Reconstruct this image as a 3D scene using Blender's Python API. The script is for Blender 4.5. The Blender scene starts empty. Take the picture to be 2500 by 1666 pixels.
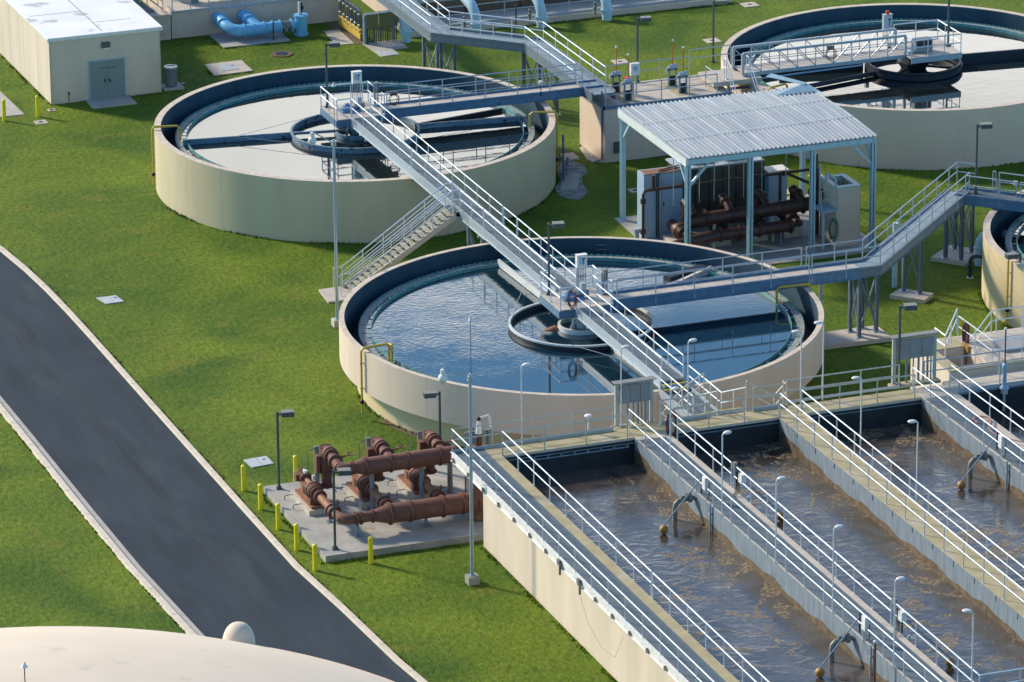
import bpy, math, random
from mathutils import Vector, Matrix
random.seed(7)
C = bpy.context.scene.collection
PI = math.pi
def R(d): return math.radians(d)

# ------------------------------------------------------------ materials
def mat(name, col, rough=.7, metal=0., col2=None, scale=3., bump=0., bscale=40., detail=5., spots=None, spec=.5, stretch=None, joints=None):
    m = bpy.data.materials.new(name); m.use_nodes = True
    nt = m.node_tree; N = nt.nodes; L = nt.links
    b = N['Principled BSDF']
    b.inputs['Roughness'].default_value = rough; b.inputs['Metallic'].default_value = metal
    b.inputs['Specular IOR Level'].default_value = spec
    tc = N.new('ShaderNodeNewGeometry'); src = tc.outputs['Position']
    if stretch:
        mp = N.new('ShaderNodeMapping'); mp.inputs['Scale'].default_value = stretch
        L.new(src, mp.inputs['Vector']); src = mp.outputs[0]
    c2 = col2 or tuple(x*.8 for x in col)
    n = N.new('ShaderNodeTexNoise'); n.inputs['Scale'].default_value = scale; n.inputs['Detail'].default_value = detail
    L.new(src, n.inputs['Vector'])
    r = N.new('ShaderNodeValToRGB'); r.color_ramp.elements[0].position = .32; r.color_ramp.elements[1].position = .68
    r.color_ramp.elements[0].color = (*c2, 1); r.color_ramp.elements[1].color = (*col, 1)
    L.new(n.outputs['Fac'], r.inputs[0]); out = r.outputs[0]
    if spots:
        sc, sp, lo, hi = spots
        n2 = N.new('ShaderNodeTexNoise'); n2.inputs['Scale'].default_value = sp; n2.inputs['Detail'].default_value = 6
        L.new(src, n2.inputs['Vector'])
        r2 = N.new('ShaderNodeValToRGB'); r2.color_ramp.elements[0].position = lo; r2.color_ramp.elements[1].position = hi
        r2.color_ramp.elements[0].color = (0, 0, 0, 1); r2.color_ramp.elements[1].color = (1, 1, 1, 1)
        L.new(n2.outputs['Fac'], r2.inputs[0])
        mx = N.new('ShaderNodeMix'); mx.data_type = 'RGBA'
        L.new(r2.outputs[0], mx.inputs[0]); L.new(out, mx.inputs[6]); mx.inputs[7].default_value = (*sc, 1); out = mx.outputs[2]
    L.new(out, b.inputs['Base Color'])
    if bump:
        n3 = N.new('ShaderNodeTexNoise'); n3.inputs['Scale'].default_value = bscale; n3.inputs['Detail'].default_value = 4
        L.new(tc.outputs['Position'], n3.inputs['Vector'])
        bp = N.new('ShaderNodeBump'); bp.inputs['Strength'].default_value = bump; bp.inputs['Distance'].default_value = .02
        L.new(n3.outputs['Fac'], bp.inputs['Height']); L.new(bp.outputs[0], b.inputs['Normal'])
    return m
M = {}
M['beige'] = mat('beige_render', (.66, .56, .46), .9, col2=(.60, .50, .405), scale=.5, bump=.15, bscale=30, spots=((.56, .475, .385), 1.6, .52, .80), stretch=(1, 1, .16))
M['beige_bounce'] = mat('beige_render_green_bounce', (.58, .51, .355), .9, col2=(.53, .46, .31), scale=.5, bump=.15, bscale=30, spots=((.50, .44, .31), 1.6, .52, .80), stretch=(1, 1, .16), spec=.2)  # beige render with shade and green lawn bounce put into its olive tint
M['beige_yellow'] = mat('yellow_beige_render', (.62, .53, .34), .9, col2=(.56, .47, .29), scale=.5, bump=.15, bscale=30, stretch=(1, 1, .25), spec=.2)
M['beige_far'] = mat('beige_block', (.66, .565, .46), .85, col2=(.55, .485, .40), scale=.7, bump=.1, bscale=30, stretch=(1, 1, .3))
M['dome'] = mat('dome_coating', (.66, .585, .48), .8, col2=(.61, .54, .44), scale=.35, bump=.08, bscale=12, spots=((.50, .45, .37), .8, .62, .8))
M['rim'] = mat('rim_concrete', (.62, .55, .45), .85, col2=(.48, .41, .33), scale=2.5, bump=.2, bscale=25)
M['navy'] = mat('navy_lining', (.024, .072, .115), .65, col2=(.016, .050, .085), scale=1.2, stretch=(1, 1, .3))
M['trough'] = mat('trough_floor', (.012, .022, .035), .35, scale=2)
M['teal'] = mat('teal_weir', (.13, .36, .37), .5, col2=(.07, .22, .24), scale=4)
M['weir'] = mat('weir_wall', (.36, .38, .36), .8, col2=(.22, .25, .24), scale=3, spots=((.08, .12, .10), 3, .5, .7))
M['galv'] = mat('galvanised_steel', (.40, .47, .53), .42, .3, col2=(.34, .41, .47), scale=6)
M['alu'] = mat('aluminium_rail', (.74, .78, .82), .32, .45, col2=(.66, .70, .75), scale=8)
M['railtan'] = mat('weathered_rail', (.58, .58, .50), .45, .3, col2=(.50, .50, .42), scale=5)
M['grate'] = mat('grey_grating', (.105, .15, .185), .75, .1, col2=(.08, .12, .15), scale=5, bump=.5, bscale=60)
M['beamgrey'] = mat('grey_blue_beam_paint', (.15, .195, .235), .5, col2=(.12, .16, .195), scale=3)
M['gratemid'] = mat('pale_grating', (.23, .31, .36), .7, .1, col2=(.19, .26, .31), scale=5, bump=.4, bscale=60)
M['gratelt'] = mat('light_decking', (.50, .46, .41), .7, col2=(.42, .39, .35), scale=2, bump=.3, bscale=50)
M['beam'] = mat('blue_beam_paint', (.10, .20, .32), .5, col2=(.07, .15, .25), scale=3)
M['skim'] = mat('blue_skimmer_paint', (.19, .30, .38), .5, col2=(.10, .18, .25), scale=3, spots=((.03, .05, .07), 3, .58, .66))
M['skimlt'] = mat('pale_skimmer_paint', (.60, .66, .66), .5, col2=(.52, .58, .58), scale=3, spots=((.16, .18, .16), 4, .66, .74))
M['darkrig'] = mat('dark_rig_paint', (.018, .028, .045), .5, col2=(.012, .018, .03), scale=3, spots=((.05, .025, .02), 5, .6, .7))
M['post'] = mat('post_steel_grey_blue', (.20, .26, .31), .5, .2, col2=(.15, .20, .25), scale=3)
M['bronze'] = mat('lamp_green_grey', (.075, .10, .11), .5, .1, scale=4)
M['lamphead'] = mat('lamp_head_grey', (.20, .21, .20), .5, .1, scale=4)
M['white'] = mat('white_enamel', (.74, .75, .74), .4, scale=5)
M['lens'] = mat('pale_lens', (.66, .74, .74), .2, scale=5)
M['concrete'] = mat('pad_concrete', (.39, .385, .355), .85, col2=(.29, .29, .27), scale=1.3, bump=.2, bscale=25, spots=((.30, .19, .08), .9, .63, .74))
M['conc2'] = mat('pale_concrete', (.50, .46, .40), .85, col2=(.42, .385, .33), scale=2, bump=.2, bscale=25)
M['kerb'] = mat('kerb_concrete', (.66, .60, .50), .85, col2=(.55, .50, .41), scale=2.2, bump=.2, bscale=25)
M['gutter'] = mat('gutter_concrete', (.43, .42, .39), .85, col2=(.35, .345, .325), scale=1.4, bump=.2, bscale=25)
M['deckyel'] = mat('algae_stained_deck', (.40, .36, .22), .85, col2=(.31, .275, .16), scale=1.6, bump=.2, bscale=20, spots=((.42, .39, .30), .7, .55, .7))
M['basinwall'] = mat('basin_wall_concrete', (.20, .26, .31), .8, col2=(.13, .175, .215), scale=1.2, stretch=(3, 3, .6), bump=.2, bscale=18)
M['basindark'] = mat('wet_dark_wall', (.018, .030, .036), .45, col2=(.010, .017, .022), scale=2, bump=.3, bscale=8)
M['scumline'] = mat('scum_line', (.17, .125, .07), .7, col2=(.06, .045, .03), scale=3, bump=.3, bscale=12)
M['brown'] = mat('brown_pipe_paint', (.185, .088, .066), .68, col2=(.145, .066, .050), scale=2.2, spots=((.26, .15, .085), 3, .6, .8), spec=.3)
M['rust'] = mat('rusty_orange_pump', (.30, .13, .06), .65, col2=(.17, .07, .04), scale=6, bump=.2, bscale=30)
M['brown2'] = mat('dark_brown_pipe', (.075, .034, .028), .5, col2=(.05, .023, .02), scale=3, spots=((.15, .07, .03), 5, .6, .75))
M['yellow'] = mat('yellow_paint', (.85, .74, .02), .45, col2=(.78, .66, .015), scale=6)
M['nosing'] = mat('worn_yellow_nosing', (.55, .50, .20), .6, col2=(.42, .40, .22), scale=6)
M['ochre'] = mat('ochre_pipe_paint', (.60, .44, .06), .5, col2=(.50, .36, .05), scale=5)
M['blue'] = mat('bright_blue_pipe', (.17, .52, .80), .45, col2=(.15, .46, .74), scale=4)
M['paleblue'] = mat('pale_blue_pipe', (.42, .62, .72), .4, col2=(.36, .55, .66), scale=4)
M['canopyblue'] = mat('pale_blue_steel', (.38, .54, .62), .5, .1, col2=(.32, .47, .55), scale=3, spots=((.25, .15, .08), 5, .69, .76))
M['fascia'] = mat('canopy_fascia', (.62, .68, .68), .5, col2=(.52, .60, .60), scale=3, spots=((.35, .22, .10), 4, .66, .74))
M['cablue'] = mat('cabinet_blue', (.33, .46, .60), .5, col2=(.29, .41, .55), scale=2)
M['caddark'] = mat('dark_stainless_cabinet', (.13, .115, .10), .45, .4, col2=(.09, .08, .07), scale=1.5)
M['roofsheet'] = mat('weathered_roof_sheet', (.36, .42, .48), .65, .05, col2=(.25, .30, .36), scale=1., detail=6, stretch=(5., .22, 1), spots=((.42, .48, .53), .8, .56, .70), spec=.3)
M['door'] = mat('grey_blue_door', (.20, .27, .28), .5, col2=(.18, .245, .255), scale=2)
M['purple'] = mat('purple_pipe', (.10, .10, .30), .5, scale=4)
M['maroon'] = mat('maroon_hose', (.16, .05, .05), .6, scale=6)
M['pinkhose'] = mat('faded_red_hose', (.42, .22, .20), .6, scale=6)
M['ball'] = mat('orange_float', (.42, .22, .035), .5, col2=(.26, .13, .03), scale=5)
M['black'] = mat('black_rubber', (.015, .016, .018), .6, scale=5)
M['green'] = mat('green_hose', (.01, .16, .07), .6, scale=6)
M['olive'] = mat('olive_panel', (.15, .16, .07), .6, scale=2)
M['panel'] = mat('grey_panel', (.25, .255, .26), .5, col2=(.215, .22, .225), scale=2)
M['panelfr'] = mat('panel_frame', (.40, .43, .41), .5, col2=(.34, .37, .35), scale=4)
M['red'] = mat('red_box', (.55, .04, .03), .5, scale=5)
M['orange'] = mat('orange_rod', (.55, .14, .03), .5, scale=5)
M['motor'] = mat('blue_motor', (.08, .22, .42), .45, scale=5)
M['glass'] = mat('dark_glass', (.03, .035, .04), .2, scale=5)
M['soil'] = mat('bare_soil', (.16, .115, .07), .95, col2=(.09, .065, .04), scale=8, bump=.5, bscale=20)
M['gravel'] = mat('grey_gravel', (.33, .345, .35), .95, col2=(.13, .15, .12), scale=2.2, detail=9, bump=.8, bscale=30)
M['stainedroof'] = mat('white_roof_membrane', (.80, .82, .82), .6, col2=(.70, .73, .74), scale=.6, bump=.1, bscale=10, spots=((.42, .46, .48), .55, .60, .66))
M['plantgreen'] = mat('weed_green', (.05, .12, .015), .8, scale=9)

def grass_mat():
    m = bpy.data.materials.new('lawn_grass'); m.use_nodes = True
    nt = m.node_tree; N = nt.nodes; L = nt.links; b = N['Principled BSDF']
    b.inputs['Roughness'].default_value = .85; b.inputs['Specular IOR Level'].default_value = .15
    g = N.new('ShaderNodeNewGeometry')
    def noise(sc, det=4, st=None, dist=0.):
        n = N.new('ShaderNodeTexNoise'); n.inputs['Scale'].default_value = sc; n.inputs['Detail'].default_value = det
        n.inputs['Distortion'].default_value = dist
        s = g.outputs['Position']
        if st:
            mp = N.new('ShaderNodeMapping'); mp.inputs['Scale'].default_value = st; L.new(s, mp.inputs['Vector']); s = mp.outputs[0]
        L.new(s, n.inputs['Vector']); return n.outputs['Fac']
    def ramp(f, p0, p1, c0, c1):
        r = N.new('ShaderNodeValToRGB'); r.color_ramp.elements[0].position = p0; r.color_ramp.elements[1].position = p1
        r.color_ramp.elements[0].color = (*c0, 1); r.color_ramp.elements[1].color = (*c1, 1); L.new(f, r.inputs[0]); return r.outputs[0]
    def mix(f, a, bb, t='MIX'):
        x = N.new('ShaderNodeMix'); x.data_type = 'RGBA'; x.blend_type = t
        if isinstance(f, float): x.inputs[0].default_value = f
        else: L.new(f, x.inputs[0])
        L.new(a, x.inputs[6])
        if isinstance(bb, tuple): x.inputs[7].default_value = (*bb, 1)
        else: L.new(bb, x.inputs[7])
        return x.outputs[2]
    base = ramp(noise(.16, 6, dist=.6), .35, .66, (.055, .116, .011), (.135, .198, .016))
    c = mix(ramp(noise(.5, 5), .58, .75, (0, 0, 0), (1, 1, 1)), base, (.140, .165, .022))
    fine = ramp(noise(5., 7, (1., .55, 1.)), .28, .74, (.66, .68, .6), (1.28, 1.24, 1.15))
    c = mix(1., c, fine, 'MULTIPLY')
    c = mix(ramp(noise(1.1, 5, dist=1.), .68, .80, (0, 0, 0), (.35, .35, .35)), c, (.15, .125, .03))
    L.new(c, b.inputs['Base Color'])
    add = N.new('ShaderNodeMath'); add.operation = 'ADD'
    L.new(noise(3.2, 6, (1, .6, 1)), add.inputs[0])
    mu = N.new('ShaderNodeMath'); mu.operation = 'MULTIPLY'; mu.inputs[1].default_value = .6
    L.new(noise(11, 3), mu.inputs[0]); L.new(mu.outputs[0], add.inputs[1])
    bp = N.new('ShaderNodeBump'); bp.inputs['Strength'].default_value = .8; bp.inputs['Distance'].default_value = .10
    L.new(add.outputs[0], bp.inputs['Height']); L.new(bp.outputs[0], b.inputs['Normal'])
    return m
M['grass'] = grass_mat()

def asphalt_mat():
    m = mat('asphalt', (.036, .054, .072), .9, col2=(.024, .038, .052), scale=.6, bump=.3, bscale=30, stretch=(1.6, .30, 1), spec=.2, detail=8, spots=((.055, .070, .085), .5, .56, .8))
    return m
M['asphalt'] = asphalt_mat()

def water_mat(name, col, bump, scale, dist=.03, ior=1.75, patch=None):
    m = bpy.data.materials.new(name); m.use_nodes = True
    nt = m.node_tree; N = nt.nodes; L = nt.links; b = N['Principled BSDF']
    b.inputs['Base Color'].default_value = (*col, 1); b.inputs['Roughness'].default_value = .03; b.inputs['IOR'].default_value = ior
    g = N.new('ShaderNodeNewGeometry')
    n = N.new('ShaderNodeTexNoise'); n.inputs['Scale'].default_value = scale; n.inputs['Detail'].default_value = 3; n.inputs['Distortion'].default_value = .3
    mp = N.new('ShaderNodeMapping'); mp.inputs['Rotation'].default_value = (0, 0, R(20)); mp.inputs['Scale'].default_value = (.55, 1.0, 1)
    L.new(g.outputs['Position'], mp.inputs[0]); L.new(mp.outputs[0], n.inputs['Vector'])
    bp = N.new('ShaderNodeBump'); bp.inputs['Distance'].default_value = dist; bp.inputs['Strength'].default_value = bump
    h = n.outputs['Fac']
    if patch:                                   # calmer water away from the breeze
        cx, cy, r0, r1 = patch
        sub = N.new('ShaderNodeVectorMath'); sub.operation = 'DISTANCE'; sub.inputs[1].default_value = (cx, cy, 2.5)
        L.new(g.outputs['Position'], sub.inputs[0])
        mr = N.new('ShaderNodeMapRange'); mr.inputs[1].default_value = r0; mr.inputs[2].default_value = r1; mr.inputs[3].default_value = bump; mr.inputs[4].default_value = bump*.13
        L.new(sub.outputs['Value'], mr.inputs[0]); L.new(mr.outputs[0], bp.inputs['Strength'])
    n9 = N.new('ShaderNodeTexNoise'); n9.inputs['Scale'].default_value = .5; n9.inputs['Detail'].default_value = 3; L.new(g.outputs['Position'], n9.inputs['Vector'])
    m9 = N.new('ShaderNodeMapRange'); L.new(n9.outputs['Fac'], m9.inputs[0]); m9.inputs[1].default_value = .35; m9.inputs[2].default_value = .65; m9.inputs[3].default_value = .35; m9.inputs[4].default_value = 1.2
    mu9 = N.new('ShaderNodeMath'); mu9.operation = 'MULTIPLY'; L.new(h, mu9.inputs[0]); L.new(m9.outputs[0], mu9.inputs[1]); h = mu9.outputs[0]
    L.new(h, bp.inputs['Height']); L.new(bp.outputs[0], b.inputs['Normal'])
    return m
M['calm'] = water_mat('calm_water', (.012, .02, .022), .10, 2.6, .018, 2.1)
M['ripple'] = water_mat('rippled_water', (.006, .026, .045), .36, 6.5, .016, 2.3, (-6., 6.5, 5, 13))

def sludge_mat():
    m = bpy.data.materials.new('aerated_sludge'); m.use_nodes = True
    nt = m.node_tree; N = nt.nodes; L = nt.links; b = N['Principled BSDF']
    b.inputs['IOR'].default_value = 1.75
    g = N.new('ShaderNodeNewGeometry')
    sep = N.new('ShaderNodeSeparateXYZ'); L.new(g.outputs['Position'], sep.inputs[0])
    def noise(sc, det, dist=0., st=None):
        n = N.new('ShaderNodeTexNoise'); n.inputs['Scale'].default_value = sc; n.inputs['Detail'].default_value = det; n.inputs['Distortion'].default_value = dist
        s = g.outputs['Position']
        if st:
            mp = N.new('ShaderNodeMapping'); mp.inputs['Scale'].default_value = st; L.new(s, mp.inputs['Vector']); s = mp.outputs[0]
        L.new(s, n.inputs['Vector']); return n.outputs['Fac']
    def math_(op, a, bb, c=None):
        x = N.new('ShaderNodeMath'); x.operation = op
        for i, v in enumerate((a, bb, c)):
            if v is None: continue
            if isinstance(v, (int, float)): x.inputs[i].default_value = v
            else: L.new(v, x.inputs[i])
        return x.outputs[0]
    # swirling foam filaments: thin bands of a distorted noise, thicker toward the east wall of each basin
    sw = noise(.20, 4, 2.2)
    band = math_('ABSOLUTE', math_('SUBTRACT', sw, .5), 0)
    u = math_('FRACT', math_('DIVIDE', math_('ADD', sep.outputs['X'], 10.98), 6.75), 0)
    rg = N.new('ShaderNodeMapRange'); rg.interpolation_type = 'SMOOTHSTEP'; L.new(noise(.17, 2, .5), rg.inputs[0]); rg.inputs[1].default_value = .47; rg.inputs[2].default_value = .62
    east = math_('POWER', u, 6.)
    wd = math_('ADD', math_('MULTIPLY_ADD', rg.outputs[0], .055, .0035), math_('MULTIPLY', east, .05))
    wd2 = math_('MULTIPLY', wd, math_('MULTIPLY_ADD', noise(1.7, 6), 3.0, -.75))
    fm = N.new('ShaderNodeMapRange'); L.new(math_('SUBTRACT', wd2, band), fm.inputs[0])
    fm.inputs[1].default_value = -.003; fm.inputs[2].default_value = .012
    mask = math_('MULTIPLY', fm.outputs[0], math_('MULTIPLY_ADD', math_('GREATER_THAN', noise(6, 4, .5), .47), .8, .15))
    c0 = N.new('ShaderNodeValToRGB'); L.new(noise(.5, 4, .8), c0.inputs[0])
    c0.color_ramp.elements[0].position = .35; c0.color_ramp.elements[1].position = .7
    c0.color_ramp.elements[0].color = (.040, .030, .023, 1); c0.color_ramp.elements[1].color = (.092, .082, .076, 1)
    fc = N.new('ShaderNodeValToRGB'); L.new(noise(10, 4), fc.inputs[0])
    fc.color_ramp.elements[0].position = .42; fc.color_ramp.elements[1].position = .62
    fc.color_ramp.elements[0].color = (.07, .05, .022, 1); fc.color_ramp.elements[1].color = (.30, .225, .12, 1)
    mx = N.new('ShaderNodeMix'); mx.data_type = 'RGBA'; L.new(mask, mx.inputs[0]); L.new(c0.outputs[0], mx.inputs[6]); L.new(fc.outputs[0], mx.inputs[7])
    L.new(mx.outputs[2], b.inputs['Base Color'])
    L.new(math_('MULTIPLY_ADD', mask, .55, .13), b.inputs['Roughness'])
    h = math_('ADD', math_('MULTIPLY', noise(1.1, 4, 1.8, (.8, 1, 1)), 1.), math_('MULTIPLY', math_('MULTIPLY', mask, noise(12, 3)), .7))
    bp = N.new('ShaderNodeBump'); bp.inputs['Strength'].default_value = .32; bp.inputs['Distance'].default_value = .055
    L.new(h, bp.inputs['Height']); L.new(bp.outputs[0], b.inputs['Normal'])
    return m
M['sludge'] = sludge_mat()

# ------------------------------------------------------------ mesh builder
SPLIT = set('flange wall_clip support eave_beam valve leg conduit pipe cross_beam bracket bolt_clip frame cabinet saddle window sight_window stringer truss_chord mid_rail opening trim joint hanger_rod beam edge_channel purlin wheel_block drain_line vent door_frame stained_slab inner_ring cage_strut oiler guard_slot coping hatch wall_seam roof_seam grating tread air_valve splice_plate cable kerb_wall wall collar channel recess_wall post rail nosing underframe head_beam'.split())
class MB:
    def __init__(s): s.v = []; s.f = []; s.pr = []; s.open = False
    def add(s, vs, fs):
        o = len(s.v); s.pr.append((o, o+len(vs))); s.v += [tuple(v) for v in vs]; s.f += [tuple(i+o for i in f) for f in fs]; return s
    def box(s, x0, y0, z0, x1, y1, z1):
        return s.add([(x0,y0,z0),(x1,y0,z0),(x1,y1,z0),(x0,y1,z0),(x0,y0,z1),(x1,y0,z1),(x1,y1,z1),(x0,y1,z1)],
                     [(0,3,2,1),(4,5,6,7),(0,1,5,4),(1,2,6,5),(2,3,7,6),(3,0,4,7)])
    def bar(s, p, q, w, h, up=(0,0,1)):           # rectangular bar from p to q (w sideways, h along up)
        p, q = Vector(p), Vector(q); d = (q-p).normalized(); u = Vector(up)
        sd = d.cross(u)
        if sd.length < 1e-4: sd = d.cross(Vector((0,1,0)))
        sd.normalize(); u = sd.cross(d).normalized()
        vs = [a+sd*i*w/2+u*j*h/2 for a in (p, q) for i, j in ((-1,-1),(1,-1),(1,1),(-1,1))]
        return s.add(vs, [(0,1,2,3),(7,6,5,4),(0,4,5,1),(1,5,6,2),(2,6,7,3),(3,7,4,0)])
    def tube(s, p, q, r, n=8, r2=None):
        p, q = Vector(p), Vector(q); d = (q-p).normalized()
        a = d.orthogonal().normalized(); b = d.cross(a); r2 = r if r2 is None else r2
        vs = []
        for c, rr in ((p, r), (q, r2)):
            for i in range(n):
                t = 2*PI*i/n; vs.append(c+(a*math.cos(t)+b*math.sin(t))*rr)
        fs = [(i, (i+1) % n, n+(i+1) % n, n+i) for i in range(n)]
        fs += [tuple(range(n-1, -1, -1)), tuple(range(n, 2*n))]
        return s.add(vs, fs)
    def path(s, pts, r, n=8):                     # continuous swept tube through points
        P = [Vector(p) for p in pts]; k = len(P); rings = []; ref = None
        for i in range(k):
            d = (P[min(i+1, k-1)]-P[max(i-1, 0)]).normalized()
            if ref is None: a = d.orthogonal().normalized()
            else: a = (ref-d*ref.dot(d)).normalized()
            ref = a; b = d.cross(a)
            rr = r[i] if isinstance(r, (list, tuple)) else r
            if 0 < i < k-1:
                cs = (P[i]-P[i-1]).normalized().dot(d); sc = 1/max(.6, cs)
            else: sc = 1
            rings.append([P[i]+(a*math.cos(2*PI*j/n)+b*math.sin(2*PI*j/n))*rr*(1 if sc < 1.001 else min(sc, 1.25)) for j in range(n)])
        vs = [v for rg in rings for v in rg]; fs = []
        for i in range(k-1):
            for j in range(n): fs.append((i*n+j, i*n+(j+1) % n, (i+1)*n+(j+1) % n, (i+1)*n+j))
        fs += [tuple(range(n-1, -1, -1)), tuple(range((k-1)*n, k*n))]
        return s.add(vs, fs)
    def lathe(s, prof, c=(0,0), n=96, a0=0., a1=2*PI, closed=False):   # prof: [(r,z)...]
        full = abs(a1-a0-2*PI) < 1e-6; m = n if full else n+1; k = len(prof); vs = []
        for i in range(m):
            t = a0+(a1-a0)*i/n
            vs += [(c[0]+r*math.cos(t), c[1]+r*math.sin(t), z) for r, z in prof]
        fs = []
        for i in range(n):
            i2 = (i+1) % m
            for j in range(k-1 if not closed else k):
                j2 = (j+1) % k; fs.append((i*k+j, i2*k+j, i2*k+j2, i*k+j2))
        if closed and not full: fs += [tuple(range(k)), tuple(range(n*k+k-1, n*k-1, -1))]
        return s.add(vs, fs)
    def ring(s, c, r0, r1, z0, z1, n=96, a0=0., a1=2*PI):
        return s.lathe([(r1, z0), (r1, z1), (r0, z1), (r0, z0)], c, n, a0, a1, True)
    def ball(s, c, r, n=12, sq=1., m=8, z0=-1.):
        pr = []
        t0 = math.asin(max(-1, z0))
        for i in range(m+1):
            t = t0+(PI/2-t0)*i/m; pr.append((max(.0005, r*math.cos(t)), c[2]+r*sq*math.sin(t)))
        return s.lathe(pr, (c[0], c[1]), n)
    def poly(s, pts, z): return s.add([(x, y, z) for x, y in pts], [tuple(range(len(pts)))])
    def slab(s, pts, z0, z1):
        k = len(pts); vs = [(x, y, z0) for x, y in pts]+[(x, y, z1) for x, y in pts]
        fs = [tuple(range(k-1, -1, -1)), tuple(range(k, 2*k))]+[(i, (i+1) % k, k+(i+1) % k, k+i) for i in range(k)]
        return s.add(vs, fs)
    def flange(s, c, d, r, t, bolts=10):          # pipe flange: disc with bolt heads
        c, d = Vector(c), Vector(d).normalized()
        s.tube(c-d*t/2, c+d*t/2, r, 20)
        a = d.orthogonal().normalized(); b = d.cross(a)
        for i in range(bolts):
            q = c+(a*math.cos(2*PI*i/bolts)+b*math.sin(2*PI*i/bolts))*r*.87
            s.tube(q-d*(t/2+.03), q+d*(t/2+.03), .022, 5)
        return s
    def clusters(s):
        k = len(s.pr); bb = []
        for a, b in s.pr:
            q = s.v[a:b]; bb.append([min(p[i] for p in q)-.012 for i in range(3)]+[max(p[i] for p in q)+.012 for i in range(3)])
        par = list(range(k))
        def fd(i):
            while par[i] != i: i = par[i]
            return i
        for i in range(k):
            for j in range(i):
                A, B = bb[i], bb[j]
                if all(A[c] <= B[c+3] and B[c] <= A[c+3] for c in range(3)): par[fd(i)] = fd(j)
        g = {}
        for i in range(k): g.setdefault(fd(i), []).append(i)
        return list(g.values())
    def build(s, name, m, parent=None, smooth=True, ang=35):
        if parent is not None and name in SPLIT and len(s.pr) > 1:
            g = s.clusters()
            if len(g) > 1:
                fo = sorted(range(len(s.f)), key=lambda i: s.f[i][0]); out = []
                for idx in g:
                    mb = MB()
                    for i in idx:
                        a, b = s.pr[i]; mb.add(s.v[a:b], [tuple(v-a for v in f) for f in s.f if a <= f[0] < b])
                    out.append(mb._build(name, m, parent, smooth, ang))
                return out[0]
        return s._build(name, m, parent, smooth, ang)
    def _build(s, name, m, parent=None, smooth=True, ang=35):
        me = bpy.data.meshes.new(name); me.from_pydata(s.v, [], s.f); me.update()
        o = bpy.data.objects.new(name, me); C.objects.link(o)
        if m is not None: me.materials.append(M[m] if isinstance(m, str) else m)
        if parent is not None: o.parent = parent
        if smooth:
            me.polygons.foreach_set('use_smooth', [True]*len(me.polygons)); me.set_sharp_from_angle(angle=R(ang))
        return o
def tag(o, label=None, cat=None, group=None, kind=None):
    if label: o['label'] = label
    if cat: o['category'] = cat
    if group: o['group'] = group
    if kind: o['kind'] = kind
    return o
def thing(name, label, cat, group=None, loc=(0,0,0)):
    o = bpy.data.objects.new(name, None); C.objects.link(o); o.location = loc; o.empty_display_size = .3
    return tag(o, label, cat, group)
KIDS = {}
def dup(root, loc, rz=0, label=None, group=None):
    def cp(o, par):
        c = o.copy(); C.objects.link(c)
        if par is not None: c.parent = par
        for ch in [x for x in KID_LIST if x.parent == o]: cp(ch, c)
        return c
    KID_LIST = list(C.objects)
    c = cp(root, None); c.location = loc; c.rotation_euler = (0, 0, rz)
    if label: c['label'] = label
    if group: c['group'] = group
    return c

# ------------------------------------------------------------ railings
def railing(pts, parent, m='alu', h=1.07, step=1.5, r=.028, base=None, foot=.0, thingarg=None, closed_ends=True, toe=False, midrail=True, toem=None):
    """pts: floor-level points; builds 'railing' part with sub-part posts (or a thing with rails and posts)."""
    if thingarg:
        root = thing('railing', *thingarg); body_parent = root
    up = Vector((0, 0, h)); mb = MB()
    P = [Vector(p) for p in pts]
    for zz in ((h, .55*h) if midrail else (h,)):
        mb.path([p+Vector((0, 0, zz)) for p in P], r*1.1 if zz == h else r, 7)
    if thingarg: body = mb.build('rail', m, root); pp = root
    else: body = mb.build('railing', m, parent); pp = body
    if toe:
        t = MB()
        for a, b in zip(P[:-1], P[1:]): t.bar(a+Vector((0,0,.07)), b+Vector((0,0,.07)), .012, .13)
        t.build('toe_board', toem or m, pp, False)
    pm = {}
    for i, (a, b) in enumerate(zip(P[:-1], P[1:])):
        L_ = (b-a).length; k = max(1, round(L_/step))
        for j in range(k+1):
            if j == 0 and i > 0: continue
            q = a.lerp(b, j/k)
            if 'm' not in pm:
                o = MB().tube((0, 0, -foot), (0, 0, h), r, 7).box(-.035, -.035, -foot, .035, .035, -foot+.02 if foot == 0 else -foot+.12).build('post', m, pp)
                pm['m'] = o
            else:
                o = pm['m'].copy(); C.objects.link(o)
            o.location = q
    return body if not thingarg else root

# ------------------------------------------------------------ setting: lawn, road, kerbs
def grid_ground():
    mb = MB(); mb.poly([(-400, -400), (500, -400), (500, 700), (-400, 700)], 0.)
    g = mb.build('ground', 'grass', None, False); tag(g, kind='structure')
grid_ground()
E_in = [(-21.6, 34), (-20.9, 31), (-20.40, 28.2), (-20.10, 24.7), (-19.94, 21.5), (-19.86, 18), (-19.83, 14), (-19.83, 5), (-19.80, -10.5), (-19.76, -17.4), (-19.41, -22.6), (-19.12, -28.5), (-18.7, -33), (-18.0, -39), (-17, -46), (-15.6, -54), (-13.5, -64), (-11, -74)]
W_in = [(-28.5, 34), (-27.3, 28), (-26.6, 22), (-26.1, 15), (-25.83, 8), (-25.8, 2), (-25.8, -8), (-25.74, -15), (-25.45, -22.8), (-25.1, -29), (-24.6, -36), (-23.9, -44), (-22.8, -54), (-21, -64), (-19, -74)]
def off(line, d):
    out = []
    for i, p in enumerate(line):
        a = Vector(line[max(0, i-1)]); b = Vector(line[min(len(line)-1, i+1)]); t = (b-a).normalized()
        out.append((p[0]-t.y*d, p[1]+t.x*d))
    return out
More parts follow.
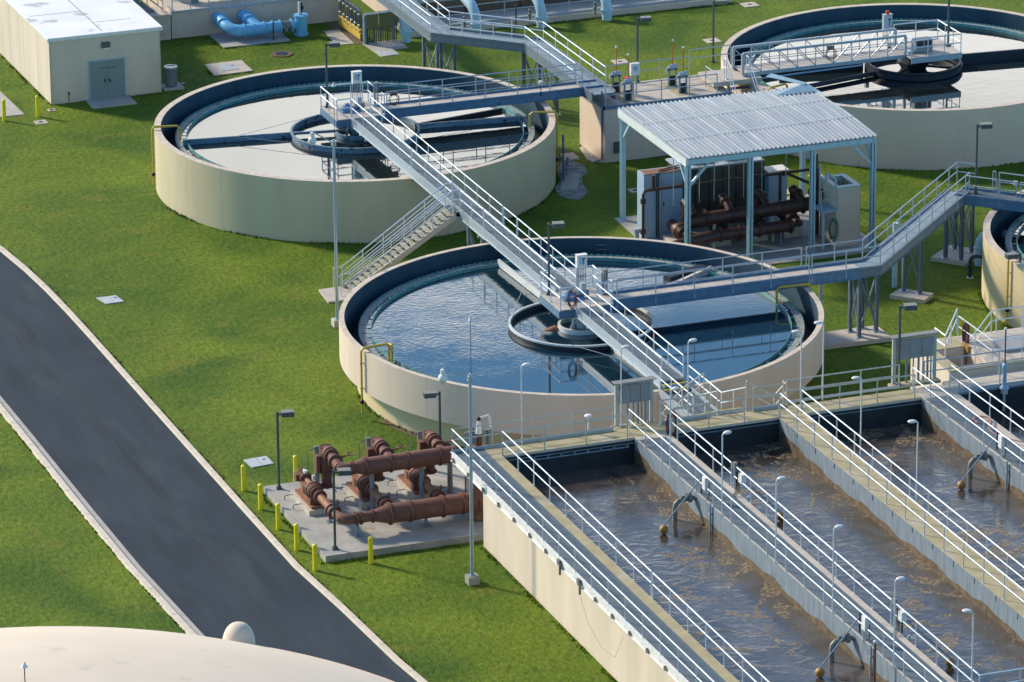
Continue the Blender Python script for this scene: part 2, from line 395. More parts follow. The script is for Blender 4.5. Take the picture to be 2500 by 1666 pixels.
def strip(l0, l1, z0, z1=None):
    mb = MB(); k = len(l0)
    if z1 is None: z1 = z0
    vs = [(x, y, z0) for x, y in l0]+[(x, y, z1) for x, y in l1]
    mb.add(vs, [(i, i+1, k+i+1, k+i) for i in range(k-1)]); return mb
def kerb(line, d, name, m, z1):
    # profile along the line: face, top, back
    l1 = off(line, d); mb = MB(); k = len(line)
    vs = [(x, y, -.05) for x, y in line]+[(x, y, z1) for x, y in off(line, d*.12)]+[(x, y, z1) for x, y in off(line, d*.88)]+[(x, y, -.05) for x, y in l1]
    fs = []
    for j in range(3):
        for i in range(k-1): fs.append((j*k+i, j*k+i+1, (j+1)*k+i+1, (j+1)*k+i))
    mb.add(vs, fs); o = mb.build(name, m, None, True); tag(o, kind='structure'); return o
mb = MB(); mb.add([(x, y, .008) for x, y in E_in]+[(x, y, .008) for x, y in reversed(W_in)], [tuple(range(len(E_in)+len(W_in)))])
tag(mb.build('road', 'asphalt', None, False), kind='structure')
def resample(line, st):
    out = [line[0]]; acc = 0.
    for a, b in zip(line[:-1], line[1:]):
        a, b = Vector(a), Vector(b); L_ = (b-a).length; t = st-acc
        while t <= L_:
            q = a.lerp(b, t/L_); out.append((q.x, q.y)); t += st
        acc = (acc+L_) % st
    return out
kerb(E_in, .29, 'kerb', 'kerb', .13)
kerb(off(W_in, -.30), -.32, 'kerb', 'kerb', .14)
tag(strip(W_in, off(W_in, -.30), .016, .014).build('gutter', 'gutter', None, False), kind='structure')
# joints across kerbs (thin dark grooves) and long seams in the asphalt
mj = MB()
for q in resample(E_in, 3.05): mj.bar((q[0]+.02, q[1], .1335), (q[0]+.27, q[1], .1335), .02, .006)
for q in resample(off(W_in, -.30), 3.05):
    mj.bar((q[0]-.02, q[1], .1435), (q[0]-.30, q[1], .1435), .02, .006); mj.bar((q[0]+.02, q[1], .018), (q[0]+.29, q[1], .0195), .015, .004)
tag(mj.build('kerb_joints', 'gutter', None, False), kind='structure')
mj = MB()
cl = [((a[0]*.5+b[0]*.5), a[1]) for a, b in zip(resample(E_in, 2.0), resample(off(W_in, 0), 2.0))]
cl = [(-22.7+(.15*math.sin(y*.3))+(.012*max(0, -y-18)**1.35 if y < -18 else 0)-(.01*max(0, y-12)**1.4), y) for y in range(30, -58, -2)]
k = len(cl)
mj.add([(x-.018, y, .0125) for x, y in cl]+[(x+.018, y, .0125) for x, y in cl], [(i, i+1, k+i+1, k+i) for i in range(k-1)])
M['lamptop'] = mat('hatch_aluminium', (.50, .54, .57), .5, .2, scale=5)
M['seam'] = mat('asphalt_seam', (.030, .034, .040), .8, scale=2)
tag(mj.build('road_seam', 'seam', None, False), kind='structure')

# ------------------------------------------------------------ tanks
def tank(c, Ro, label, overhang=False, wm='beige'):
    t = thing('clarifier_tank', label, 'water tank', 'round settling tanks', (c[0], c[1], 0))
    ZR = 3.22
    if overhang:
        rin, rw1, rw0, rbase = 10.98, 10.33, 10.0, 10.45
        MB().ring((0,0), 10.98, 11.23, 1.32, ZR, 160).build('upper_wall', wm, t)
        MB().ring((0,0), 10.15, 10.45, 0, 1.33, 160).build('lower_wall', 'beige_yellow', t)
        MB().ring((0,0), 10.2, 11.0, 1.34, 1.6, 160).build('trough_floor', 'trough', t)
    else:
        rin, rw1, rw0 = 10.1, 9.36, 9.05
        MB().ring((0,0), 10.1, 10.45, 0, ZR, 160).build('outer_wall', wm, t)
        MB().ring((0,0), 9.2, 10.12, 1.4, 1.6, 160).build('trough_floor', 'trough', t)
    Rr = 11.23 if overhang else 10.45
    rm = MB().ring((0,0), rin, Rr, ZR+.001, ZR+.03, 160).build('rim', 'rim', t)
    MB().lathe([(rin-.004, 1.5), (rin-.004, ZR+.0)], (0,0), 160).build('inner_lining', 'navy', t)
    MB().ring((0,0), rw0, rw1, .5, 2.56, 160).build('weir_wall', 'weir', t)
    # V-notch plate outside, scum baffle inside
    mb = MB(); n = 420; r = rw1+.012
    vs = []; fs = []
    for i in range(n):
        for jj, (zz) in enumerate((2.42, 2.67 if i % 2 else 2.595)):
            vs.append((r*math.cos(2*PI*i/n), r*math.sin(2*PI*i/n), zz))
    for i in range(n): fs.append((2*i, 2*((i+1) % n), 2*((i+1) % n)+1, 2*i+1))
    mb.add(vs, fs)
    mb.build('weir_plate', 'teal', t, False)
    MB().ring((0,0), rw0-.27, rw0-.25, 2.2, 2.67, 160).build('scum_baffle', 'teal', t)
    br = MB()
    for i in range(48):
        a = 2*PI*i/48; br.bar(((rw0-.26)*math.cos(a), (rw0-.26)*math.sin(a), 2.60), ((rw0+.02)*math.cos(a), (rw0+.02)*math.sin(a), 2.60), .04, .04)
    br.build('baffle_brackets', 'teal', t, False)
    # vertical construction joints on the outside
    mj = MB()
    for i in range(6):
        a = R(25+60*i)+.1
        x, y = Rr*math.cos(a), Rr*math.sin(a)
        if overhang: z0 = 1.34
        else: z0 = .02
        mj.bar((x*.9996, y*.9996, z0), (x*.9996, y*.9996, ZR-.02), .012, .012, (x, y, 0))
    mj.build('wall_joints', 'rim', t, False)
    return t
T1 = (0, 32.68); T2 = (0, 0); T3 = (32.1, 33.0); T4 = (32.1, 0)
tank(T1, 10.45, 'round beige tank with navy inner wall nearest the flat white roofed building, holding pale water', False, 'beige_bounce')
tank(T2, 11.23, 'largest round tank at centre with a projecting upper wall and rippled blue water', True)
tank(T3, 10.45, 'round tank behind the ribbed metal canopy with a lattice bridge over it')
tank(T4, 10.45, 'round tank cut off by the right edge of the picture with a yellow drain pipe', False, 'beige_yellow')
for c, m, rr in ((T1, 'calm', 9.06), (T2, 'ripple', 10.01), (T3, 'calm', 9.06), (T4, 'calm', 9.06)):
    w = MB().lathe([(.01, 2.5), (rr, 2.5)], c, 128).build('water', m, None, False); tag(w, kind='structure')

# yellow gooseneck drain pipes over the tank rims
def drain(c, ang, Ro, zb, label, inn=1.3, zin=2.62, double=False):
    t = thing('drain_pipe', label, 'pipe', 'yellow pipes over the tank rims')
    u = Vector((math.cos(R(ang)), math.sin(R(ang)), 0)); o = Vector((c[0], c[1], 0))
    a = o+u*(Ro+.12); b = o+u*(Ro-inn); z = 3.42
    for k in ((0,) if not double else (0, 1)):
        s_ = Vector((-u.y, u.x, 0))*.28*k
        if k == 0:
            pts = [a+Vector((0,0,zb)), a+Vector((0,0,z-.12)), a-u*.10+Vector((0,0,z)), b+u*.12+Vector((0,0,z)), b+Vector((0,0,z-.12)), b+Vector((0,0,zin))]
        else:
            b2 = b+s_; pts = [b+u*.02+Vector((0,0,z)), b2+Vector((0,0,z)), b2+Vector((0,0,z-.12)), b2+Vector((0,0,zin))]
        MB().path(pts, .055, 8).build('pipe', 'ochre', t)
    cb = MB()
    for z_ in (1.5, 2.7):
        if z_ > zb: cb.tube(a-u*.16+Vector((0,0,z_)), a+u*.09+Vector((0,0,z_)), .03, 6)
    cb.build('bracket', 'rim', t)
    if zb < .5:
        MB().ball((a.x, a.y, max(zb, .25)+.55), .11, 10).build('valve', 'black', t)
    return t
drain(T1, 167.1, 10.45, .3, 'yellow drain pipe on the left rim of the pale water tank')
drain(T1, -16, 10.45, .1, 'yellow drain pipe on the right rim of the pale water tank')
drain(T2, -172.7, 11.23, .3, 'yellow drain pipe with twin drop on the left rim of the rippled blue tank', 1.3, 2.62, True)
drain(T2, -3.2, 11.23, 2.9, 'yellow drain pipe under the walkway on the right rim of the rippled blue tank', 1.6, 2.62)
drain(T3, -161.3, 10.45, 2.6, 'yellow drain pipe on the rim of the tank behind the canopy', 1.2)
drain(T4, -176.5, 10.45, .1, 'yellow drain pipe on the outer wall of the tank at the right edge', .5, 3.2)

# ------------------------------------------------------------ clarifier mechanisms
def mech(c, rot, label, skin, well=3.35, arms=(), zt=2.80):
    t = thing('clarifier_mechanism', label, 'clarifier mechanism', None, (c[0], c[1], 0))
    MB().ring((0,0), well-.04, well, 1.6, zt-.09, 96).build('feed_well', 'darkrig' if skin == 'skimlt' else skin, t)
    mb = MB(); mb.ring((0,0), well-.075, well+.04, zt-.088, zt+.0, 96)
    mb.build('well_rim', skin, t)
    return t
m1 = mech(T1, 0, 'blue painted feed well ring and skimmer arms in the pale water tank', 'skim')
def at_(c, p, z): return (p[0]-c[0], p[1]-c[1], z)
# T1 arms
mb = MB(); mb.bar(at_(T1, (-8.9, 34.25), 2.62), at_(T1, (-3.2, 33.46), 2.62), .09, .34); mb.bar(at_(T1, (-3.2, 33.46), 2.70), at_(T1, (-.3, 32.95), 2.70), .12, .14); mb.build('skimmer_arm', 'skim', m1, False)
mb = MB(); mb.bar(at_(T1, (8.95, 31.8), 2.62), at_(T1, (3.2, 32.45), 2.62), .16, .30); mb.build('skimmer_arm', 'skim', m1, False)
mb = MB(); mb.bar(at_(T1, (8.75, 33.8), 2.60), at_(T1, (8.95, 31.9), 2.60), .22, .22); mb.build('scum_trough', 'teal', m1, False)
mb = MB(); mb.bar(at_(T1, (8.6, 33.8), 2.60), at_(T1, (3.4, 32.8), 2.60), .12, .16); mb.build('scum_pipe', 'darkrig', m1, False)
def cage(t, c, m='skimlt', r=1.05):
    mb = MB(); mb.ring((0,0), r-.12, r, 2.35, 2.72, 40); mb.build('inner_ring', m, t)
    MB().tube((0,0,.5), (0,0,3.4), .22, 14).box(-.35,-.35,3.05,.35,.35,3.38).build('drive_column', m, t)
    MB().bar((.6,.1,2.3), (.25,.05,3.3), .12, .12).bar((-.6,-.1,2.3), (-.25,-.05,3.3), .12, .12).bar((-.1,.6,2.3), (0,.25,3.3), .12, .12).build('cage_strut', m, t, False)
cage(m1, T1, 'skim')
def wire(parent, a, b): MB().tube(a, b, .012, 5).build('stay_wire', 'galv', parent)
wire(m1, at_(T1, (-6.2, 33.9), 2.75), at_(T1, (-1.6, 35.6), 2.8)); wire(m1, at_(T1, (-6.2, 33.9), 2.75), at_(T1, (-1.6, 29.75), 2.8)); wire(m1, at_(T1, (6.2, 31.9), 2.75), at_(T1, (3.2, 31.5), 2.8))
m2 = mech(T2, 0, 'pale painted feed well ring and skimmer arms in the rippled blue tank', 'skimlt')
cage(m2, T2, 'skimlt', 1.1)
MB().bar((-.48, 9.75, 2.70), (-.30, 3.3, 2.70), .10, .34).build('skimmer_arm', 'skimlt', m2, False)
MB().bar((.35, -9.6, 2.64), (.2, -3.3, 2.64), .10, .26).build('skimmer_arm', 'skimlt', m2, False)
# beach ramp + scum trough at the back right
MB().add([(5.4, 3.55, 2.53), (6.1, 4.35, 2.53), (8.75, 5.35, 2.78), (8.45, 5.0, 2.78), (5.4, 3.55, 2.43), (6.1, 4.35, 2.43), (8.75, 5.35, 2.40), (8.45, 4.9, 2.40)], [(0,1,2,3),(7,6,5,4),(0,4,5,1),(1,5,6,2),(2,6,7,3),(3,7,4,0)]).build('scum_ramp', 'conc2', m2, False)
MB().bar((6.2, 4.75, 2.60), (8.5, 5.6, 2.60), .5, .30).build('scum_box', 'darkrig', m2, False)
wire(m2, (-.42, 6.2, 2.8), (-3.3, .9, 2.85)); wire(m2, (.32, -6.2, 2.75), (-1.7, -2.9, 2.85)); wire(m2, (.32, -6.2, 2.75), (3.3, -.6, 2.85))
MB().tube((-1.9, .2, 2.2), (-1.1, .3, 2.4), .28, 14).build('inlet_elbow', 'rust', m2)
m3 = mech(T3, 0, 'dark painted centre ring and long skimmer arms in the tank with the lattice bridge', 'darkrig', 2.54, zt=2.95)
MB().ring((0,0), 2.35, 2.66, 2.55, 2.82, 72).build('ring_skirt', 'darkrig', m3)
MB().bar(at_(T3, (25.0, 34.9), 2.72), at_(T3, (29.55, 34.0), 2.72), .12, .75).build('skimmer_arm', 'darkrig', m3, False)
MB().bar(at_(T3, (23.2, 34.6), 2.66), at_(T3, (25.0, 34.9), 2.66), .12, .5).build('skimmer_tip', 'darkrig', m3, False)
MB().bar(at_(T3, (34.6, 32.9), 2.72), at_(T3, (41.1, 32.3), 2.72), .12, .62).build('skimmer_arm', 'darkrig', m3, False)
MB().tube(at_(T3, (24.0, 31.2), 2.66), at_(T3, (29.5, 32.4), 2.66), .13, 10).build('scum_pipe', 'darkrig', m3)
MB().lathe([(.55, 2.3), (.95, 2.95), (.7, 3.05), (.62, 3.35), (.75, 3.42)], (0,0), 8).build('drive_unit', 'darkrig', m3)
for dx in (-.35, 0, .35): MB().box(dx-.12, -.80, 3.12, dx+.12, -.72, 3.32).build('sight_window', 'lens', m3, False)
MB().box(2.3, .5, 2.9, 2.5, .7, 3.5).box(-2.55, .6, 2.9, -2.35, .8, 3.5).build('wheel_block', 'white', m3, False)
for q in ((-1.5, -1.2), (1.5, -1.2), (0, 2)): MB().bar((0, 0, 2.7), (q[0]*1.3, q[1]*1.3, 2.7), .12, .12).build('ring_spoke', 'darkrig', m3, False)
m4 = mech(T4, 0, 'feed well ring in the tank at the right edge', 'skim')

# ------------------------------------------------------------ walkways
Z = 3.72
def deckstrip(parent, pts, w, z, m='grate', beam='beam', bd=.36, edge='galv', name='deck'):
    """pts centreline; deck plate with side channels."""
    P = [Vector((p[0], p[1], 0)) for p in pts]
    def offs(d):
        out = []
        for i in range(len(P)):
            ds = []
            if i > 0: ds.append((P[i]-P[i-1]).normalized())
            if i < len(P)-1: ds.append((P[i+1]-P[i]).normalized())
            n = sum((Vector((-a.y, a.x, 0)) for a in ds), Vector()); n.normalize()
            k = 1/max(.5, n.dot(Vector((-ds[0].y, ds[0].x, 0))))
            out.append(P[i]+n*d*k)
        return out
    l, r = offs(w/2), offs(-w/2); k = len(P)
    mb = MB(); vs = []
    for a, zz in ((l, z-.05), (r, z-.05), (r, z), (l, z)): vs += [(p.x, p.y, zz) for p in a]
    fs = []
    for j in range(4):
        j2 = (j+1) % 4
        for i in range(k-1): fs.append((j*k+i, j*k+i+1, j2*k+i+1, j2*k+i))
    fs += [(0, k, 2*k, 3*k), (k-1, 2*k-1, 3*k-1, 4*k-1)]
    mb.add(vs, fs); mb.build(name, m, parent, False)
    for sgn in (1, -1):
        b = MB(); q = offs(sgn*(w/2+.045))
        for a, c in zip(q[:-1], q[1:]):
            b.bar((a.x, a.y, z-.04-bd/2), (c.x, c.y, z-.04-bd/2), .05, bd)
            b.bar((a.x, a.y, z-.04-bd+.01), (c.x, c.y, z-.04-bd+.01), .14, .025); b.bar((a.x, a.y, z+.045), (c.x, c.y, z+.045), .055, .14) if edge else None
        b.build('beam', beam if edge != 'lt' else 'galv', parent, False)
    return l, r

# main walkway between tank centres and on to the basins
w = thing('footbridge', 'long straight walkway from the pale water tank over the rippled blue tank', 'footbridge')
deckstrip(w, [(0, 31.65), (0, 16.2)], 1.0, Z, 'grate', 'galv', .34)
deckstrip(w, [(0, 16.2), (0, 11.35)], 1.0, Z+.004, 'grate', 'galv', .34)
deckstrip(w, [(0, 11.35), (0, 1.88)], 1.0, Z, 'grate', 'galv', .30)
deckstrip(w, [(0, -.68), (0, -11.25)], 1.0, Z, 'grate', 'galv', .30)
for x, y0, y1 in ((.52, 31.6, 11.9), (.52, 11.7, 9.9), (.52, 9.8, 1.9), (.52, -.7, -11.2), (-.52, 31.6, 22.3), (-.52, 22.1, 16.25), (-.52, 15.0, 11.75), (-.52, 11.6, 1.9), (-.52, -.75, -11.2)):
    railing([(x, y0, Z), (x, y1, Z)], w, 'alu', foot=.16, step=1.75, toe=(x > 0))
for y in (12.1, 21.9, 29): 
    MB().bar((-.7, y, Z-.42), (.7, y, Z-.42), .12, .1).build('cross_beam', 'post', w, False)
# platforms on the two tanks
def platform(y0, y1, label, m='gratelt'):
    p = thing('drive_platform', label, 'platform')
    MB().box(-1.32, y0, Z-.055, 1.32, y1, Z+.002).build('deck', m, p, False)
    mb = MB()
    for a, b in (((-1.32, y0), (1.32, y0)), ((1.32, y0), (1.32, y1)), ((1.32, y1), (-1.32, y1)), ((-1.32, y1), (-1.32, y0))):
        mb.bar((*a, Z-.24), (*b, Z-.24), .07, .34)
    mb.build('beam', 'beam', p, False)
    return p
p1 = platform(31.68, 34.35, 'square platform with blue drive motor at the middle of the pale water tank')
railing([(-.54, 31.7, Z), (-1.3, 31.7, Z), (-1.3, 34.33, Z), (.35, 34.33, Z)], p1, 'alu', foot=.05, step=1.3)
railing([(1.0, 34.33, Z), (1.3, 34.33, Z), (1.3, 33.35, Z)], p1, 'alu', foot=.05, step=1.3)
railing([(.54, 31.7, Z), (1.3, 31.7, Z), (1.3, 32.15, Z)], p1, 'alu', foot=.05, step=1.3)
p2 = platform(-.68, 1.88, 'square platform with blue drive motor at the middle of the rippled blue tank')
railing([(-.54, -.66, Z), (-1.28, -.66, Z), (-1.28, 1.86, Z), (-.56, 1.86, Z)], p2, 'alu', foot=.05, step=1.3)
railing([(.56, 1.86, Z), (1.3, 1.86, Z), (1.3, .72, Z)], p2, 'alu', foot=.05, step=1.3)
railing([(.56, -.66, Z), (1.3, -.66, Z), (1.3, -.42, Z)], p2, 'alu', foot=.05, step=1.3)
for yy, ttl in ((33.0, 'pale water tank'), (.7, 'rippled blue tank')):
    d = thing('drive_motor', 'blue drive motor with gearbox on the platform of the '+ttl, 'motor', None, (-.1, yy, Z))
    MB().box(-.55, -.3, 0, .45, .3, .10).build('base', 'motor', d, False)
    MB().lathe([(.36, .10), (.36, .22), (.30, .27), (.12, .34), (.12, .42), (.02, .44)], (-.2, 0), 20).build('gearbox', 'motor', d)
    MB().tube((.2, 0, .22), (.72, 0, .22), .15, 14).build('motor_body', 'post', d)
    MB().box(.32, -.17, .34, .55, .12, .72).build('terminal_column', 'galv', d, False)
# crosswalk to tank 1
w = thing('footbridge', 'straight walkway with deep blue side beams reaching the pale water tank from the concrete box', 'footbridge')
deckstrip(w, [(1.33, 32.72), (13.7, 32.72)], 1.02, Z+.004, 'gratelt', 'beam', .34)
railing([(1.35, 33.26, Z), (12.5, 33.26, Z)], w, 'galv', foot=.1, step=1.72)
railing([(1.6, 32.18, Z), (12.5, 32.18, Z)], w, 'galv', foot=.2, step=1.7)
MB().box(13.0, 32.2, 3.1, 13.3, 33.3, 3.38).build('bearing', 'post', w, False)
mbp = MB()
for i in range(7): mbp.box(2.6+1.7*i, 32.09, 3.44, 2.76+1.7*i, 32.13, 3.56)
mbp.build('splice_plate', 'skim', w, False)
# crosswalk 2 and the diagonal to tank 4
w = thing('footbridge', 'bent diagonal walkway from the rippled blue tank toward the right edge', 'footbridge')
deckstrip(w, [(1.33, .12), (14.0, .12)], 1.02, Z, 'gratelt', 'beam', .40)
deckstrip(w, [(14.0, .122), (14.75, .122), (23.3, 8.75)], 1.06, Z-.004, 'gratemid', 'beamgrey', .34)
railing([(1.35, .70, Z), (11.4, .70, Z)], w, 'galv', foot=.2, step=1.9)
railing([(11.65, .70, Z), (14.55, .70, Z), (23.05, 9.25, Z)], w, 'galv', foot=.2, step=1.75)
railing([(1.6, -.44, Z), (11.3, -.44, Z)], w, 'galv', foot=.3, step=1.9)
railing([(11.45, -.44, Z), (14.95, -.44, Z), (23.75, 8.35, Z)], w, 'galv', foot=.3, step=1.75)
mbp = MB()
for i in range(24): mbp.box(1.4+.42*i, -.40, Z+.003, 1.41+.42*i, .62, Z+.006)
mbp.build('plank_joint', 'panel', w, False)
w = thing('footbridge', 'short walkway with blue beams entering the tank at the right edge', 'footbridge')
deckstrip(w, [(23.35, 8.75), (26.5, 5.6), (32.1, 0)], 1.1, Z, 'grate', 'beam', .36)
railing([(23.1, 9.3, Z), (23.9, 10.1, Z), (24.6, 9.45, Z)], w, 'galv', foot=.1, step=1.2)
for a, b in (((24.9, 8.1), (25.0, 8.0)), ((25.1, 7.8), (26.1, 6.8)), ((26.2, 6.7), (31.8, 1.1))):
    railing([(a[0], a[1], Z), (b[0], b[1], Z)], w, 'galv', foot=.1, step=1.4)
for a, b in (((23.35, 7.95), (24.5, 6.8)), ((24.6, 6.7), (25.2, 6.1)), ((25.35, 5.95), (31.0, .3))):
    railing([(a[0], a[1], Z), (b[0], b[1], Z)], w, 'galv', foot=.15, step=1.3)
# upper walkway (level, with a jog) behind tank 1
w = thing('footbridge', 'grey walkway with two bends above the lawn behind the pale water tank', 'footbridge')
l, r = deckstrip(w, [(9.2, 62), (9.2, 45.2), (13.22, 41.28), (13.22, 30.9)], 1.22, Z+.03, 'gratemid', 'beamgrey', .34)
railing([(8.56, 62, Z), (8.56, 44.93, Z), (12.59, 41.03, Z), (12.59, 33.4, Z)], w, 'alu', foot=.25, step=1.75)
railing([(9.82, 62, Z), (9.82, 45.45, Z), (13.84, 41.5, Z), (13.84, 32.2, Z)], w, 'alu', foot=.1, step=1.75)

def tower(pts, label, zt=3.3, pad=None, m='post', r=.09):
    t = thing('support_trestle', label, 'support', 'braced steel trestles under the walkways')
    for (x, y) in pts:
        b = MB(); b.box(x-r, y-r*.9, .2, x-r+.025, y+r*.9, zt); b.box(x+r-.025, y-r*.9, .2, x+r, y+r*.9, zt); b.box(x-r, y-.015, .2, x+r, y+.015, zt)
        b.build('leg', m, t, False)
        MB().box(x-.2, y-.2, .2, x+.2, y+.2, .23).tube((x-.14, y-.14, .2), (x-.14, y-.14, .3), .02, 6).tube((x+.14, y-.14, .2), (x+.14, y-.14, .3), .02, 6).tube((x+.14, y+.14, .2), (x+.14, y+.14, .3), .02, 6).build('base_plate', 'galv', t, False)
    k = len(pts); pr = [(i, (i+1) % k) for i in range(k)] if k > 2 else [(0, 1)]
    for i, j in pr:
        a, b = pts[i], pts[j]
        MB().bar((*a, .45), (*b, zt-.1), .06, .06).build('brace', m, t, False)
        MB().bar((b[0], b[1], .45), (a[0]+.03, a[1]+.05, zt-.1), .06, .06).build('brace', m, t, False)
    if k == 4:
        MB().bar((*pts[0], zt), (*pts[2], zt), .12, .12).bar((*pts[1], zt-.01), (*pts[3], zt-.01), .12, .12).build('head_beam', m, t, False)
    return t
def pad(pts, label, z=.2, m='conc2', z0=0.):
    o = MB().slab(pts, z0, z).build('concrete_pad', m, None, False); tag(o, label, 'concrete pad'); return o
pad([(12.0, -.55), (15.55, -.62), (15.6, 1.25), (12.0, 1.25)], 'long concrete footing touching the right wall of the rippled blue tank', .2)
tower([(14.03, .86), (14.1, -.02), (15.2, .45), (14.75, 1.1)], 'four legged trestle on the long footing beside the rippled blue tank', 3.28)
pad([(18.02, 5.09), (19.27, 3.75), (20.1, 4.51), (18.94, 5.82)], 'small square footing under the middle of the sloping diagonal walkway', .2)
tower([(18.88, 5.33), (19.45, 4.69)], 'two legged trestle under the middle of the diagonal walkway', 3.28)
pad([(22.3, 9.57), (23.56, 8.11), (25.2, 9.6), (24.0, 11.0)], 'square footing under the corner where the diagonal walkway turns', .2)
tower([(22.95, 9.23), (23.53, 8.65), (24.5, 9.5), (23.97, 10.32)], 'four legged trestle under the turn of the diagonal walkway', 3.28)
tower([(8.72, 44.4), (9.7, 44.4), (9.7, 46.6), (8.72, 46.6)], 'four legged trestle behind the pale water tank at the first bend', 3.28)
tower([(12.72, 39.2), (13.72, 39.2), (13.72, 41.6), (12.72, 41.6)], 'four legged trestle on the lawn at the second bend', 3.28)
tower([(-.5, 11.95), (.5, 11.95), (.5, 13.9), (-.5, 13.9)], 'four legged trestle between the two nearest tanks below the stair landing', 3.28)
o = MB().tube((18.98, 6.6, 0), (18.98, 6.6, 3.3), .14, 16).build('steel_column', 'paleblue'); tag(o, 'pale blue round column under the diagonal walkway', 'column')
o = MB().tube((12.35, .55, 0), (12.35, .55, 3.3), .09, 12).build('steel_column', 'galv'); tag(o, 'thin grey column behind the rim of the rippled blue tank', 'column')

# stairs down from the main walkway
s_ = thing('staircase', 'steel staircase with yellow edged treads descending between the two nearest tanks', 'staircase')
x0, x1, z0, z1 = -.75, -6.25, Z, .12; n = 19
for sy in (15.03, 16.15):
    MB().bar((x0+.15, sy, z0-.14), (x1, sy, z1+.02), .05, .27).bar((-.55, sy, Z-.14), (x0, sy, Z-.14), .05, .27).build('stringer', 'gratelt', s_, False)
tr = None
for i in range(n):
    f = (i+1)/(n+1); x = x0+(x1-x0)*f; z = z0+(z1-z0)*f
    if tr is None:
        tr = MB().box(-.14, -.53, -.03, .14, .53, 0).build('tread', 'gratelt', s_, False); tr.location = (x, 15.59, z)
        ns = MB().box(-.152, -.53, -.035, -.141, .53, .004).build('nosing', 'nosing', tr, False)
        t0, n0 = tr, ns
    else:
        o = t0.copy(); C.objects.link(o); o.location = (x, 15.59, z); q = n0.copy(); C.objects.link(q); q.parent = o
MB().box(-1.0, 15.06, Z-.05, -.52, 16.12, Z-.002).build('landing', 'grate', s_, False)
for sy in (15.03, 16.17):
    railing([(-.55, sy, Z), (-.9, sy, Z), (x1-.05, sy, z1), (x1-.5, sy, z1)], s_, 'alu', step=1.35, foot=.12)
    MB().path([(-.9, sy-.06, Z+.85), (x1, sy-.06, z1+.85)], .02, 6).path([(-.9, sy, Z+.3), (x1, sy, z1+.3)], .02, 6).build('handrail', 'alu', s_)
pad([(-7.6, 14.45), (-5.9, 14.45), (-5.9, 16.4), (-7.45, 16.4)], 'small concrete pad at the foot of the staircase', .1)

# control boxes on stands
def ctrl(x, y, zb, label, h=1.1, w=.5, bh=.62, m='white', red=False, cat='control box'):
    t = thing('control_box', label, cat, None, (x, y, zb))
    MB().box(-w/2, -.12, h, w/2, .12, h+bh).box(-w/2-.02, -.14, h+bh, w/2+.02, .14, h+bh+.02).build('cabinet', m, t, False)
    MB().box(-w*.28, -.135, h+bh*.3, w*.05, -.121, h+bh*.85).build('display', 'cablue', t, False)
    MB().box(w*.12, -.15, h+bh*.25, w*.17, -.121, h+bh*.75).box(w*.02, -.15, h+bh*.68, w*.3, -.121, h+bh*.76).build('switch', 'black', t, False)
    for dx in (-w/2+.03, w/2-.03): MB().box(dx-.02, .02, 0, dx+.02, .06, h).build('leg', 'galv', t, False)
    cd = MB()
    for i in range(4): cd.tube((-.12+.08*i, 0, .02), (-.12+.08*i, 0, h), .016, 6)
    cd.box(-w/2, .0, h*.6, w/2, .03, h*.6+.04); cd.build('conduit', 'post', t, False)
    if red: MB().box(-.08, -.08, h+bh+.02, .08, .08, h+bh+.2).build('beacon', 'red', t, False)
    return t
ctrl(.64, 34.2, Z, 'white control box on legs at the platform of the pale water tank')
ctrl(.68, 1.75, Z, 'white control box on legs at the platform of the rippled blue tank')
ctrl(30.9, 33.9, Z, 'grey control cabinet with a red beacon on the lattice bridge platform', .8, .5, .9, 'galv', True)
for (x, y, ttl) in ((1.42, 33.35, 'pale water tank'), (1.42, .62, 'rippled blue tank')):
    ctrl(x, y, Z-.2, 'slim grey switch box on a post beside the platform of the '+ttl, .95, .2, .5, 'lamphead')

# ------------------------------------------------------------ lamps
def shoebox(h, head):
    t = thing('lamp_post', 'x', 'lamp post', 'dark posts with box shaped lamp heads')
    MB().tube((0, 0, .0), (0, 0, h), .058, 10).build('pole', 'bronze', t)
    MB().box(-.13, -.13, 0, .13, .13, .05).ring((0,0), .05, .1, .05, .14, 16).build('base', 'bronze', t, False)
    a = MB().box(.05, -.04, h-.16, .2, .04, h-.08)
    a.build('arm', 'bronze', t, False)
    hd = MB().slab([(.18, -.19), (.72, -.19), (.72, .19), (.18, .19)], h-.22, h-.02).build('lamp_head', 'bronze', t, False)
    MB().box(.175, -.195, h-.018, .725, .195, h+.012).build('head_lid', 'lamphead', hd, False)
    MB().box(.24, -.13, h-.235, .66, .13, h-.222).build('lens', 'lens', hd, False)
    return t
lp = {}
def lamp(x, y, zb, h, deg, label):
    k = round(h, 2)
    if k not in lp:
        o = shoebox(k, 0); lp[k] = o; o.location = (x, y, zb); o.rotation_euler = (0, 0, R(deg)); o['label'] = label; return o
    return dup(lp[k], (x, y, zb), R(deg), label)
lamp(-17.72, -9.15, .3, 3.6, -12, 'dark lamp post at the far left corner of the pump pad')
lamp(-17.69, -16.78, .3, 3.6, -12, 'dark lamp post at the near left corner of the pump pad, among the brown pipes')
lamp(-10.1, -8.8, .3, 3.4, 172, 'dark lamp post behind the brown pumps with its head turned left toward the lawn')
lamp(-1.05, 34.05, Z, 3.5, -12, 'dark lamp post on the platform of the pale water tank')
lamp(-.98, 1.62, Z, 3.5, -12, 'dark lamp post on the platform of the rippled blue tank')
lamp(16.45, 34.2, 3.1, 3.6, -12, 'dark lamp post on the concrete box with the gate valves')
lamp(25.75, 46.0, 0, 3.6, -12, 'dark lamp post on the lawn beyond the concrete box near a small drain cover')
lamp(33.85, 32.4, Z, 3.9, 0, 'dark lamp post on the lattice bridge platform reaching out of the top of the picture')
